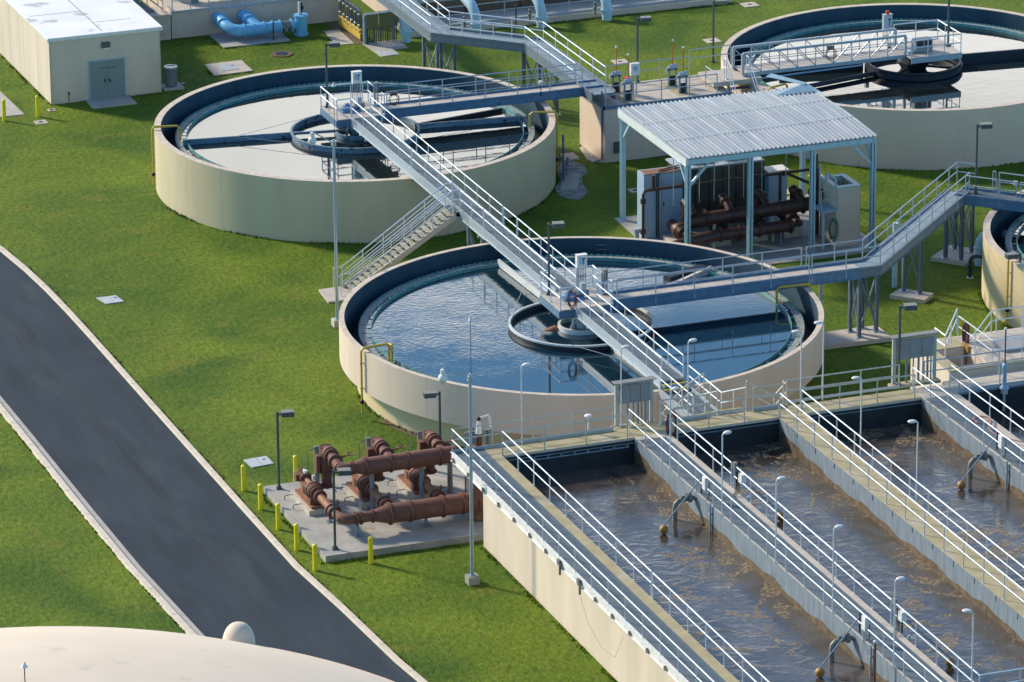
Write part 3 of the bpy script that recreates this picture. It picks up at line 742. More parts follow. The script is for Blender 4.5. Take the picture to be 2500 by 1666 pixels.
lamp(24.0, 8.15, Z, 3.6, -12, 'dark lamp post at the turn of the diagonal walkway')
lamp(8.1, -17.5, 4.45, 3.75, -12, 'dark lamp post beside the grey electrical rack right of the third basin')
lamp(22.0, -1.0, 0, 3.75, 175, 'dark lamp post standing before the tank at the right edge with two heads')

def cobra(x, y, zb, h, deg, label):
    if 'c' not in lp:
        t = thing('basin_lamp', label, 'lamp post', 'slim white lamps along the basins')
        MB().tube((0, 0, 0), (0, 0, h-.05), .03, 8).path([(0, 0, h-.06), (.04, 0, h), (.12, 0, h+.03)], .03, 8).build('pole', 'white', t)
        mb = MB(); mb.ball((0, 0, 0), .17, 12, .42)
        mb.v = [(x*1.15+.24, y*.75, z+h+.02) for x, y, z in mb.v]; mb.build('lamp_head', 'white', t)
        lp['c'] = t; t.location = (x, y, zb); t.rotation_euler = (0, 0, R(deg)); return t
    return dup(lp['c'], (x, y, zb), R(deg), label)
ordn = ['first', 'second', 'third', 'fourth', 'fifth', 'sixth']
for i, y in enumerate((-17.72, -23.3, -28.9, -34.45, -40.05, -45.75)):
    cobra(-5.02, y, 4.45, 3.55, 10 if i < 5 else 10, ordn[i]+' slim white lamp from the far end of the first dividing wall')
for i, y in enumerate((-18.6, -24.9, -30.5)):
    cobra(2.95, y, 4.45, 3.55, 168, ordn[i]+' slim white lamp from the far end of the second dividing wall')
cobra(-9.75, -18.25, 4.45, 3.55, 10, 'slim white lamp against the curved wall of the rippled blue tank, leftmost of all')
cobra(-2.05, -18.0, 4.45, 4.0, 10, 'slim white lamp on the landing right of the main walkway')
cobra(4.3, -17.9, 4.45, 4.3, 168, 'slim white lamp before the right wall of the rippled blue tank')
cobra(-3.6, -49.6, 4.45, 3.9, 150, 'slim white lamp nearest the bottom right corner of the picture')
o = thing('vent_cap', 'white mushroom topped post behind the far railing of the first basin', 'vent', None, (-6.6, -17.9, 4.45))
MB().tube((0,0,0), (0,0,.75), .04, 8).build('post', 'white', o); MB().ball((0,0,.75), .17, 14, .5, z0=0).build('cap', 'white', o)

# tall camera poles
def campole(x, y, zb, h, rodtop, ax, az, label):
    t = thing('camera_mast', label, 'mast', 'tall masts with dome cameras', (x, y, zb))
    MB().tube((0, 0, .35), (0, 0, h), .085, 14, .065).build('mast', 'galv', t)
    MB().box(-.24, -.24, 0, .24, .24, .35).build('footing', 'conc2', t, False)
    MB().box(-.16, -.16, .35, .16, .16, .38).build('base_plate', 'galv', t, False)
    MB().tube((.05, 0, 0), (.05, 0, rodtop-zb), .012, 6).build('lightning_rod', 'black', t)
    MB().lathe([(.02, rodtop-zb-.1), (.1, rodtop-zb-.08), (.06, rodtop-zb+.02), (.02, rodtop-zb+.12)], (.05, 0), 12).build('rod_tip', 'white', t)
    e = Vector((ax, az[0], az[1]))
    arm = MB().tube((0, 0, h-.18), tuple(e+Vector((.0, 0, .05))), .03, 8).box(-.1, -.1, h-.3, .1, .1, h-.1); arm.build('arm', 'galv', t)
    c = MB(); c.tube(tuple(e), tuple(e-Vector((0, 0, .22))), .1, 10).ball((e.x, e.y, e.z-.38), .2, 16); cam = c.build('dome_camera', 'white', t)
    MB().ball((e.x, e.y, e.z-.46), .165, 14).build('camera_glass', 'lens', cam)
campole(-13.32, -21.77, .0, 9.3, 11.7, -1.15, (.1, 9.62), 'tall silver mast with a hanging dome camera beside the near corner of the first basin')
campole(-8.22, 11.2, .0, 9.35, 12.05, -1.0, (.2, 9.75), 'tall silver mast with a hanging dome camera at the foot of the staircase')

# bollards
bl = thing('bollard', 'x', 'bollard', 'yellow bollards')
MB().tube((0, 0, 0), (0, 0, 1.13), .105, 18).ball((0, 0, 1.13), .105, 18, .75, z0=0).build('post', 'yellow', bl)
B = [(-19.0, -8.05, 'yellow bollard left of the pump pad, farthest from the camera along the kerb'), (-19.0, -10.5, 'second yellow bollard from the far end of the row along the kerb'), (-19.0, -13.0, 'third yellow bollard from the far end of the row along the kerb'),
     (-19.0, -15.55, 'fourth yellow bollard from the far end of the row along the kerb'), (-19.0, -18.05, 'yellow bollard at the near corner of the pump pad'), (-16.55, -18.12, 'yellow bollard standing alone before the front edge of the pump pad'),
     (-16.5, -7.75, 'yellow bollard behind the left pump'), (-14.35, 49.95, 'yellow bollard at the left picture edge near the white roofed building'), (-12.46, 49.97, 'yellow bollard before the corner of the white roofed building')]
for i, (x, y, lb) in enumerate(B):
    if i == 0: bl.location = (x, y, 0); bl['label'] = lb
    else: dup(bl, (x, y, 0), 0, lb)

# ------------------------------------------------------------ aeration basins
ZB = 4.45; YS = -58.
ab = thing('aeration_basin', 'long concrete aeration basins holding brown foamy water at the lower right', 'water basin')
MB().box(-11.45, YS, 0, -10.98, -18.05, ZB).build('west_wall', 'beige_far', ab, False)
MB().box(-10.98, -19.2, 0, 10.05, -18.05, ZB-.002).build('north_wall', 'beige_far', ab, False)
MB().box(-5.0, YS, 2.4, -3.42, -19.2, ZB-.001).build('divider_wall', 'basinwall', ab, False)
MB().box(1.68, YS, 2.4, 2.83, -19.2, ZB-.001).build('divider_wall', 'basinwall', ab, False)
MB().box(8.40, YS, 2.4, 10.1, -18.05, ZB-.001).build('divider_wall', 'basinwall', ab, False)
MB().box(10.1, -19.25, 2.4, 22., -17.7, ZB-.001).build('north_wall', 'basinwall', ab, False)
MB().box(15.4, YS, 2.4, 16.6, -19.25, ZB-.001).build('divider_wall', 'basinwall', ab, False)
# dark wet inner faces and tide lines (real thin skins on the walls)
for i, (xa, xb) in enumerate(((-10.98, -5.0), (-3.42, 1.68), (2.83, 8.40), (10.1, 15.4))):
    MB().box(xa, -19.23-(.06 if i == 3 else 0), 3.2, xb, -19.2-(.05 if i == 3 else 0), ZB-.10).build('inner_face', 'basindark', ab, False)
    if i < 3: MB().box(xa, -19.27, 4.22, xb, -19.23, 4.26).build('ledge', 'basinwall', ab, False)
for xa, sg in ((-5.0, -1), (1.68, -1), (8.40, -1), (15.4, -1)):
    mb = MB(); k_ = 190; vs = []
    for i in range(k_+1):
        y = -19.2+(YS+19.2)*i/k_; h_ = 3.62+.07*math.sin(y*1.1+xa)+.05*math.sin(y*2.7+1.3*xa)+random.uniform(-.02, .02)+(.45*math.exp(-(y+19.2)**2/4))
        vs += [(xa-.006, y, 3.2), (xa-.006, y, h_)]
    mb.add(vs, [(2*i, 2*i+2, 2*i+3, 2*i+1) for i in range(k_)]); mb.build('scum_line', 'scumline', ab, False)
# pipe with studs below the far deck of basin 1
mp = MB().tube((-10.3, -19.33, 4.12), (-5.3, -19.33, 4.12), .035, 8)
for i in range(9): mp.box(-10.2+.6*i, -19.34, 4.12, -10.13+.6*i, -19.2, 4.26)
mp.build('spray_pipe', 'basinwall', ab, False)
# deck tops
MB().box(-10.98, -19.2, ZB-.001, 8.4, -18.05, ZB+.012).build('north_deck', 'deckyel', ab, False)
MB().box(-11.45, YS, ZB, -10.98, -18.05, ZB+.012).build('wall_coping', 'deckyel', ab, False)
MB().box(-5.0, YS, ZB, -3.42, -19.2, ZB+.012).build('divider_deck', 'conc2', ab, False)
MB().box(-4.93, YS, ZB+.012, -3.72, -19.6, ZB+.02).build('grating', 'grate', ab, False)
MB().box(1.68, YS, ZB, 2.83, -19.2, ZB+.012).build('divider_deck', 'deckyel', ab, False)
MB().box(2.78, YS, ZB+.012, 2.86, -19.2, ZB+.1).build('kerb_strip', 'conc2', ab, False)
MB().box(8.40, YS, ZB, 10.1, -18.05, ZB+.012).build('divider_deck', 'conc2', ab, False)
MB().box(8.50, YS, ZB+.012, 9.75, -19.4, ZB+.02).build('grating', 'grate', ab, False)
MB().box(10.1, -19.25, ZB, 22, -17.7, ZB+.012).build('north_deck', 'conc2', ab, False)
cl_ = MB()
for i in range(18): cl_.box(1.655, -21.2-1.95*i, 4.20, 1.68, -21.08-1.95*i, 4.42)
cl_.build('wall_clip', 'post', ab, False)
for (xa, xb) in ((-10.98, -5.0), (-3.42, 1.68), (2.83, 8.40), (10.1, 15.4), (16.6, 22)):
    nx, ny = 2, 2
    o = MB().box(xa, YS, 3.2, xb, -19.2, 3.34).build('water', 'sludge', None, False); tag(o, kind='structure')
# cantilevered west grating
gw = thing('cantilever_walkway', 'grey grating walkway hung on the outer left wall of the first basin', 'footbridge')
MB().box(-12.80, YS, ZB-.045, -11.452, -18.1, ZB+.006).build('grating', 'grate', gw, False)
mb = MB(); mb.box(-12.87, YS, ZB-.30, -12.80, -18.1, ZB+.06); mb.box(-12.93, YS, ZB-.325, -12.8, -18.1, ZB-.30); mb.box(-12.93, YS, ZB+.06, -12.8, -18.1, ZB+.075); mb.build('channel_beam', 'white', gw, False)
MB().box(-12.80, -18.1, ZB-.30, -11.452, -18.04, ZB+.06).build('end_beam', 'white', gw, False)
mb = MB()
for i in range(22):
    y = -18.9-1.83*i
    mb.bar((-12.8, y, ZB-.12), (-11.46, y, ZB-.12), .07, .12); mb.bar((-12.7, y, ZB-.2), (-11.46, y, ZB-1.0), .06, .06)
mb.build('bracket', 'post', gw, False)
mb = MB()
for i in range(22):
    y = -18.35-1.83*i; mb.box(-12.96, y-.10, ZB-.28, -12.87, y-.02, ZB-.12); mb.tube((-12.95, y-.16, ZB-.2), (-12.87, y-.16, ZB-.2), .05, 10)
mb.build('bolt_clip', 'lamphead', gw, False)
for i, y in enumerate((-31.0, -33.2)):
    o = MB().box(-13.0, y-.12, ZB-.2, -12.88, y+.12, ZB+.02).tube((-12.98, y-.2, ZB-.55), (-12.98, y-.2, ZB-.1), .05, 8).build('junction_box', 'lamphead', None, False)
    tag(o, ('far' if i == 0 else 'near')+' small grey electrical box clipped outside the left grating walkway', 'electrical box')
o = MB().path([(-12.98, -33.4, 3.9), (-12.95, -34.2, 3.0), (-12.9, -35.6, 2.45), (-12.9, -37, 2.6), (-12.95, -38, 3.9)], .006, 5).build('cable', 'lamphead'); tag(o, 'thin cable sagging below the left grating walkway', 'cable')

def brail(pts, label, m='alu', foot=.0, step=1.83, toe=False, h=1.07):
    return railing(pts, None, m, h=h, step=step, foot=foot, thingarg=(label, 'railing', 'railings round the basins'), toe=toe, toem='galv')
zb = ZB+.012
brail([(-12.84, -18.12, zb), (-12.84, -56, zb)], 'railing along the outer edge of the left grating walkway', foot=.25)
brail([(-10.95, -19.15, zb), (-10.95, -35.95, zb)], 'railing on the inner edge of the left wall, far half', foot=.0)
brail([(-10.95, -36.1, zb), (-10.95, -56, zb)], 'railing on the inner edge of the left wall, near half', foot=.0)
brail([(-12.84, -18.12, zb), (-5.55, -18.12, zb)], 'railing behind the first basin in front of the curved wall', 'railtan', toe=True)
brail([(-10.95, -19.15, zb), (-5.3, -19.15, zb)], 'railing over the dark end wall of the first basin', 'railtan')
brail([(-5.0, -18.6, zb), (-5.0, -56, zb)], 'railing on the left edge of the grated wall between first and second basins', 'alu')
brail([(-3.42, -18.2, zb), (-3.42, -26.1, zb)], 'railing on the right edge of the first dividing wall, far part', 'alu')
brail([(-3.42, -26.4, zb), (-3.42, -42.0, zb)], 'railing on the right edge of the first dividing wall, middle part', 'alu')
brail([(-3.42, -42.4, zb), (-3.42, -49.9, zb), (1.6, -49.9, zb)], 'railing on the right edge of the first dividing wall, nearest part turning right', 'alu')
brail([(-3.2, -19.15, zb), (1.72, -19.15, zb)], 'railing over the dark end wall of the second basin', 'railtan')
brail([(-3.3, -18.1, zb), (-1.1, -18.1, zb)], 'short railing behind the second basin left of the steps', 'railtan', toe=True)
brail([(.95, -18.1, zb), (2.35, -18.1, zb), (2.5, -17.75, zb), (8.0, -17.75, zb)], 'railing behind the third basin over the lawn', 'railtan', toe=True)
brail([(1.75, -19.15, zb), (1.75, -56, zb)], 'railing on the left edge of the yellowish wall between second and third basins')
brail([(2.78, -19.15, zb), (2.78, -56, zb)], 'railing on the right edge of the yellowish wall between second and third basins')
brail([(2.78, -19.15, zb), (8.1, -19.15, zb)], 'railing over the dark end wall of the third basin', 'railtan')
brail([(8.42, -18.3, zb), (8.42, -45, zb)], 'railing on the left edge of the wall between third and fourth basins')
brail([(10.08, -18.5, zb), (10.08, -26.6, zb)], 'railing on the right edge of the wall between third and fourth basins')
brail([(10.08, -26.9, zb), (10.08, -45, zb)], 'railing with a hanging sign at the right picture edge')
brail([(10.2, -19.2, zb), (20, -19.2, zb)], 'railing over the dark end wall of the fourth basin', 'galv', toe=True)
brail([(9.2, -17.75, zb), (20, -17.75, zb)], 'railing behind the fourth basin before the open pit', 'galv')
for x, y0 in ((-5.05, -18.8),):
    pass
# landing & steps joining the main walkway to the basins
ld = thing('step_landing', 'short steel landing with yellow edged steps where the main walkway meets the basins', 'steps')
MB().box(-.62, -15.2, 3.22, .66, -11.65, 3.30).build('deck', 'grate', ld, False)
MB().box(-.68, -15.2, 3.0, -.62, -11.3, 3.42).box(.66, -15.2, 3.0, .72, -11.3, 3.42).build('beam', 'galv', ld, False)
for i in range(2):
    o = MB().box(-.6, -11.62+.0-.0, 0, .6, -11.36, .03).build('tread', 'grate', ld, False); o.location = (0, .1-.28*i+.1, 3.58-.14*i)
    MB().box(-.6, -11.64, -.004, .6, -11.60, .035).build('nosing', 'yellow', o, False)
for i in range(6):
    y = -15.2-.45*(i+1); z = 3.30+.19*(i+1)
    o = MB().box(-.62, y, z-.04, .66, y+.44, z).build('tread', 'grate', ld, False)
    MB().box(-.62, y+.44, z-.045, .66, y+.475, z+.004).build('nosing', 'yellow', o, False)
for x in (-.65, .68):
    railing([(x, -11.4, 3.30), (x, -15.2, 3.30), (x, -17.9, ZB)], ld, 'alu', foot=.2, step=1.5)
MB().box(-.7, -14.9, 0, -.5, -14.7, 3.1).box(.5, -14.9, 0, .7, -14.7, 3.1).build('leg', 'post', ld, False)
# crossing stair rails
brail([(-2.9, -17.0, 3.35), (-1.9, -17.0, ZB), (-.9, -17.0, 5.0)], 'sloping zigzag rail left of the step landing', 'railtan', step=1.2)
brail([(1.0, -17.2, ZB), (2.3, -17.2, 3.6), (2.9, -17.2, 4.2)], 'sloping zigzag rail right of the step landing', 'railtan', step=1.2)

# electrical racks
def erack(x0, x1, y, z, h, label, ang=0.):
    t = thing('electrical_rack', label, 'electrical panel', None, ((x0+x1)/2, y, z)); t.rotation_euler = (0, 0, R(ang)); w = (x1-x0)/2
    MB().box(-w, -.06, 0, -w+.16, .06, h).box(w-.16, -.06, 0, w, .06, h).box(-w, -.07, h-.10, w, .07, h+.0).build('frame', 'panelfr', t, False)
    MB().box(-w-.1, -.2, h+.001, w+.1, .2, h+.03).build('hood', 'lamphead', t, False)
    k = 3; ww = (2*w-.36)/k
    for i in range(k):
        a = -w+.18+i*ww; MB().box(a+.01, -.16, h*.52, a+ww-.01, -.02, h-.14).build('cabinet', 'panel', t, False)
    cd = MB()
    for i, q in enumerate((.08, .28, .46, .60, .72, .84, .93)): cd.tube((-w+.16+q*(2*w-.3), -.06, 0), (-w+.16+q*(2*w-.3), -.06, h*.53), .035+.02*(i % 2), 8)
    cd.build('conduit', 'post', t, False)
    MB().box(-w-.15, -.35, -.12, w+.1, .1, 0).build('plinth', 'deckyel', t, False)
    return t
erack(-5.2, -3.45, -17.45, 4.40, 1.95, 'grey electrical rack with conduits left of the steps to the main walkway')
erack(8.0, 10.1, -17.0, 4.40, 2.15, 'grey electrical rack with conduits between the third basin and the open pit')

# hose reels and hoses
def hoseloop(x, y, z, label, m='maroon', ax='x', r=.28, h=.5, n=5, rack=True, rz=0):
    t = thing('hose_coil', label, 'hose', None, (x, y, z)); t.rotation_euler = (0, 0, R(rz))
    mb = MB()
    for i in range(n):
        k = random.uniform(.72, 1.12); pts = []
        for j in range(19):
            a = 2*PI*j/18+.3*i; pts.append((math.cos(a)*r*k, -.04+.025*i-.05, -h*.5+math.sin(a)*h*.62*k))
        mb.path(pts, .013, 6)
    mb.build('hose', m, t)
    if rack: MB().box(-.2, -.02, -.05, .2, .1, .16).build('rack', 'lamphead', t, False)
    return t
hoseloop(1.95, 32.1, 4.62, 'maroon hose hung on the railing of the walkway to the pale water tank')
hoseloop(-.75, -.78, 4.6, 'reddish hose bundle hung at the platform of the rippled blue tank', n=7, r=.2, h=.7, rack=False)
hoseloop(26.55, 31.62, 4.55, 'maroon hose looped on the lattice bridge', 'pinkhose', r=.3)
hoseloop(-3.35, -19.4, 5.35, 'large brown hose bundle hung on the rail at the start of the first dividing wall', n=9, r=.24, h=1.0, rack=False)
hoseloop(18.55, 13.05, 1.5, 'green hose hung on the pale concrete tower', 'green', n=8, r=.22, h=.9, rack=False)
o = MB(); pts = [(9.2, -22.7), (9.5, -22.3), (9.95, -22.5), (9.8, -23.2), (9.3, -23.3), (9.15, -22.8), (9.6, -22.5), (10.0, -22.9), (9.6, -23.6), (9.2, -24.2), (9.3, -25.3), (9.9, -26.2)]
def smooth(P, k=3):
    P = [Vector(p) for p in P]
    for _ in range(k):
        Q = [P[0]]
        for a, b in zip(P[:-1], P[1:]): Q += [a.lerp(b, .25), a.lerp(b, .75)]
        P = Q+[P[-1]]
    return P
o.path([(p.x, p.y, ZB+.05+.0015*i) for i, p in enumerate(smooth([(a, b) for a, b in pts]))], .028, 7)
tag(o.build('garden_hose', 'pinkhose'), 'faded red hose lying on the grated wall at the right', 'hose')

# float arms, elbows, drop pipes
def floatset(xw, yp, sgn, tag_):
    t = thing('float_arm', 'orange float ball on long arm, '+tag_, 'float', 'orange float balls on arms', (xw, yp, 0))
    e = Vector((-1.95*sgn if sgn > 0 else 1.3, -.85, 3.62)) if sgn > 0 else Vector((1.35, -1.15, 3.62))
    MB().tube((.1 if sgn > 0 else -.1, .1, 5.15), tuple(e+Vector((0, 0, .1))), .028, 8).build('arm', 'post', t)
    MB().ball((e.x, e.y, e.z-.08), .19, 18).build('float', 'ball', t)
    MB().tube((.12 if sgn > 0 else -.12, .1, 4.5), (.12 if sgn > 0 else -.12, .1, 5.3), .035, 8).build('bracket', 'black', t)
    return t
for xw, yp, sgn, tg in ((-5.0, -26.5, 1, 'upper one in the first basin'), (-5.0, -42.4, 1, 'lower one in the first basin'), (-3.25, -26.6, -1, 'upper one in the second basin, half hidden'), (-3.25, -43.0, -1, 'lower one in the second basin'), (8.5, -26.4, 1, 'the one in the third basin')):
    floatset(xw, yp, sgn, tg)
for xw, yp, tg in ((-5.0, -25.9, 'upper one in the first basin'), (-5.0, -41.9, 'lower one in the first basin'), (8.4, -26.0, 'the one in the third basin')):
    t = thing('air_elbow', 'grey gooseneck pipe dipping into brown water, '+tg, 'pipe', 'gooseneck pipes at the float arms', (xw, yp, 0))
    MB().path([(.15, 0, 4.16), (-.55, -.05, 4.16), (-.75, -.08, 4.12), (-.88, -.1, 4.0), (-.92, -.12, 3.8), (-.92, -.12, 3.3)], .105, 12).build('pipe', 'lamphead', t)
    MB().tube((-.3, -.05, 4.16), (-.16, -.05, 4.16), .17, 14).box(-.42, -.12, 4.2, -.16, .02, 4.42).box(-.62, -.1, 4.22, -.4, -.02, 4.32).build('valve', 'lamphead', t)
    q = thing('drop_pipe', 'thin grey pipe hanging down the basin wall, beside the '+tg, 'pipe', 'thin drop pipes at the float arms', (xw-.08, yp-1.9, 0))
    MB().tube((0, 0, 3.3), (0, 0, 4.6), .05, 8).box(-.06, -.06, 4.1, .1, .06, 4.16).build('pipe', 'galv', q)
    q = thing('control_box', 'white box clipped to the railing near '+tg, 'control box', None, (xw, yp-1.2, 0))
    MB().box(-.1, -.16, 4.95, .02, .16, 5.5).build('cabinet', 'white', q, False)
    MB().path([(.03, -.3, 5.3), (.05, -.3, 4.8), (.05, -.2, 4.62), (.12, .1, 4.5), (.2, .5, 4.48)], .018, 6).build('cable', 'black', q)
for yp, tg in ((-27.1, 'far'), (-42.9, 'near')):
    q = thing('control_box', tg+' white box and black cables on the right rail of the first dividing wall', 'control box', None, (-3.42, yp, 0))
    MB().box(-.05, -.17, 5.0, .16, .17, 5.4).build('cabinet', 'white', q, False)
    for k in range(3): MB().path([(-.05, .3-.1*k, 5.45), (-.02, .3-.12*k, 5.0), (-.1, .15-.12*k, 4.7), (-.35, -.1*k, 4.5)], .02, 6).build('cable', 'black', q)
    MB().tube((.1, -.55, 3.6), (.1, -.55, 4.6), .06, 10).build('probe_pipe', 'galv', q)
    MB().box(-.08, .5, 5.45, .06, .7, 5.7).build('sensor_head', 'lamphead', q, False)
o = MB().tube((0, 0, 3.3), (0, 0, 5.35), .05, 10).build('marker_pipe', 'brown'); o.location = (-5.55, -45.2, 0)
c = MB().ball((0, 0, 5.36), .075, 10).build('cap', 'white', o); tag(o, 'brown pipe with a white cap rising from the first basin near the bottom', 'pipe')
o = MB().box(-.02, -.35, 4.75, .0, .35, 5.35).build('railing_sign', 'lamphead', None, False); o.location = (10.05, -26.75, 0); tag(o, 'blank grey plate hung on the railing at the right', 'sign')

# ------------------------------------------------------------ open pit block at the right
pb = thing('concrete_pit', 'beige concrete pit with dark open top right of the electrical rack', 'concrete pit')
MB().box(10.95, -16.75, 0, 11.5, -12.6, ZB).box(11.5, -16.75, 0, 22, -16.3, ZB).box(11.5, -13.95, 0, 13.0, -12.6, ZB).box(13.05, -16.3, 0, 22, -12.6, ZB).build('wall', 'beige_far', pb, False)
MB().box(11.5, -16.3, 2.0, 13.05, -13.95, 2.2).build('water', 'trough', pb, False)
MB().box(10.93, -16.77, ZB, 11.5, -12.6, ZB+.06).box(11.5, -16.77, ZB, 22, -16.3, ZB+.06).box(11.5, -13.95, ZB, 13.05, -12.6, ZB+.06).build('coping', 'deckyel', pb, False)
MB().box(13.05, -16.3, ZB, 22, -12.6, ZB+.05).build('deck', 'conc2', pb, False)
MB().box(14.2, -15.4, ZB+.05, 16.0, -14.0, ZB+.22).box(16.6, -16.2, ZB+.05, 17.6, -15.2, ZB+.10).build('hatch', 'panel', pb, False)
brail([(11.5, -13.9, ZB), (11.5, -15.0, ZB), (13.1, -12.8, ZB+.35), (13.1, -12.8, ZB+.35)], 'low zigzag rail at the back of the open pit', 'alu', step=1.1)
brail([(13.15, -12.8, zb), (13.15, -16.35, zb), (19, -16.35, zb)], 'railing round the right side of the open pit with hoses hung on it', 'alu', step=1.6)
brail([(13.3, -13.6, ZB-1.0), (14.8, -12.8, zb), (15.1, -12.7, zb), (19, -12.7, zb)], 'sloping railing climbing behind the open pit', 'alu', step=1.4)
hoseloop(13.2, -13.5, 5.35, 'tangle of grey and red hoses hung on the pit railing', n=8, r=.2, h=.9, rack=False, rz=90)
o = MB(); o.slab([(12.95, -14.3), (13.1, -14.3), (13.1, -13.7), (12.9, -13.7)], 4.3, 4.56); o.tube((13.0, -14.0, 4.4), (13.0, -14.0, 3.7), .09, 8, .03); tag(o.build('rust_stain_lump', 'ball'), 'orange brown crust at the edge of the open pit', 'crust')
for (x, y, zt, lb) in ((12.26, -19.45, 7.2, 'tall brown valve stem on a blue stand over the fourth basin'), (15.3, -15.6, 7.0, 'tall brown valve stem behind the open pit')):
    t = thing('valve_stand', lb, 'valve', None, (x, y, 0))
    MB().lathe([(.22, 4.45), (.2, 4.5), (.1, 4.6), (.085, 5.3), (.12, 5.38), (.12, 5.55), (.05, 5.62)], (0, 0), 16).build('stand', 'cablue', t)
    MB().tube((0, 0, 5.6), (0, 0, zt-.05), .035, 8).build('stem', 'brown', t); MB().ball((0, 0, zt), .07, 10).build('cap', 'white', t)
t = thing('handwheel_valve', 'white handwheel on a stem behind the open pit', 'valve', None, (15.9, -15.0, 0))
MB().tube((0, 0, ZB), (0, 0, 5.6), .05, 8).tube((0, 0, 5.5), (0, 0, 6.5), .04, 8).build('stem', 'galv', t)
wh = MB(); wh.path([(.32*math.cos(a*PI/12), .32*math.sin(a*PI/12), 5.5) for a in range(25)], .03, 6)
for a in range(4): wh.tube((0, 0, 5.5), (.32*math.cos(a*PI/2), .32*math.sin(a*PI/2), 5.5), .02, 6)
wh.build('wheel', 'white', t); MB().ball((0, 0, 6.55), .08, 10).build('cap', 'white', t)
o = MB().tube((0, 0, 3.4), (0, 0, ZB), .06, 8).box(-.12, -.12, ZB-.25, .12, .12, ZB).build('bracket', 'conc2'); o.location = (12.26, -19.45, 0); tag(o, 'small bracket below the blue valve stand over the fourth basin', 'bracket')

# ------------------------------------------------------------ splitter box with gates
sb = thing('splitter_box', 'raised beige concrete box with gate valves between the two upper tanks', 'concrete structure')
MB().box(13.19, 30.68, 0, 20.4, 34.35, 3.08).build('wall', 'beige', sb, False)
MB().box(13.19, 30.68, 3.081, 20.4, 34.35, 3.10).build('deck', 'conc2', sb, False)
MB().box(13.1, 30.60, 2.93, 20.45, 30.675, 3.12).box(13.1, 30.6, 2.93, 13.18, 34.4, 3.12).build('edge_channel', 'beam', sb, False)
MB().slab([(12.9, 33.6), (13.19, 33.9), (13.19, 30.68), (12.6, 31.0), (12.5, 31.6)], 0, .05).build('footing', 'conc2', sb, False)
MB().box(14.3, 31.0, 3.101, 15.2, 33.6, 3.106).box(17.5, 31.0, 3.101, 18.5, 33.6, 3.106).build('stained_slab', 'deckyel', sb, False)
MB().path([(13.12, 30.9, 3.9), (13.12, 30.9, .15), (12.7, 30.8, .08)], .05, 8).build('downpipe', 'purple', sb)
MB().box(13.7, 30.55, .5, 14.1, 30.675, 1.1).build('junction_box', 'bronze', sb, False)
railing([(13.25, 30.72, 3.1), (19.6, 30.72, 3.1), (19.6, 32.3, 3.1)], sb, 'galv', step=1.75, foot=.15, )
railing([(14.3, 34.32, 3.1), (19.5, 34.32, 3.1)], sb, 'galv', step=1.75)
railing([(19.6, 34.6, 3.4), (22.0, 34.6, 3.4)], sb, 'galv', step=1.7)
for i, (x, y, rod) in enumerate(((14.72, 32.9, 1), (14.78, 31.33, 1), (17.97, 32.96, 1), (17.98, 31.49, 1))):
    t = thing('gate_valve', ['far left', 'near left', 'far right', 'near right'][i]+' gate valve with an orange rod on the concrete box', 'valve', 'gate valves on the concrete box', (x, y, 3.1))
    MB().box(-.26, -.05, 0, -.17, .05, .95).box(.12, -.05, 0, .21, .05, .95).box(-.34, -.05, .86, .28, .05, .98).build('frame', 'post', t, False)
    MB().box(-.18, -.02, 0, .12, .02, .55).build('gate', 'black', t, False)
    MB().box(-.16, -.1, 1.0, .12, .1, 1.14).tube((-.22, 0, 1.09), (.2, 0, 1.14), .07, 10).build('actuator', 'cablue', t)
    MB().path([(-.24, -.1, 1.1), (-.42, -.14, 1.02), (-.44, -.14, .75)], .03, 6).build('handle', 'white', t)
    MB().tube((0, 0, 1.1), (0, 0, 2.45), .028, 8).build('rod', 'orange', t); MB().ball((0, 0, 2.5), .07, 10).build('cap', 'white', t)
t = thing('gauge_box', 'white box with a round dark gauge on legs at the concrete box', 'gauge', None, (15.45, 32.1, 3.1))
MB().box(-.25, -.12, 1.1, .25, .12, 1.75).build('cabinet', 'white', t, False); MB().tube((0, -.121, 1.48), (0, -.14, 1.48), .14, 18).build('gauge', 'cablue', t); MB().tube((-.1, 0, 0), (-.1, 0, 1.1), .03, 6).tube((.1, 0, 0), (.1, 0, 1.1), .03, 6).build('leg', 'galv', t)
o = MB().box(-.12, -.12, .0, .18, .12, .34).build('red_box', 'red', None, False); o.location = (15.05, 32.2, 3.75); tag(o, 'small red box behind the near left gate valve', 'box')
# stairs from the box up to the lattice bridge
s_ = thing('staircase', 'short steep staircase with bright handrails behind the canopy leading up to the lattice bridge', 'staircase')
for i in range(6):
    f = i/6; MB().box(20.55, 29.2+.42*i, .9+.42*i, 21.75, 29.55+.42*i, .95+.42*i).build('tread', 'ochre' if i < 3 else 'grate', s_, False)
MB().bar((20.5, 28.6, .5), (20.5, 31.6, 3.55), .05, .28).bar((21.8, 28.6, .5), (21.8, 31.6, 3.55), .05, .28).build('stringer', 'galv', s_, False)
for x in (20.5, 21.8): railing([(x, 28.6, .5), (x, 31.6, 3.55), (x, 31.9, 3.55)], s_, 'alu', step=3.2)
MB().box(19.6, 31.2, 3.3, 22.4, 33.4, 3.55).build('landing', 'conc2', s_, False)
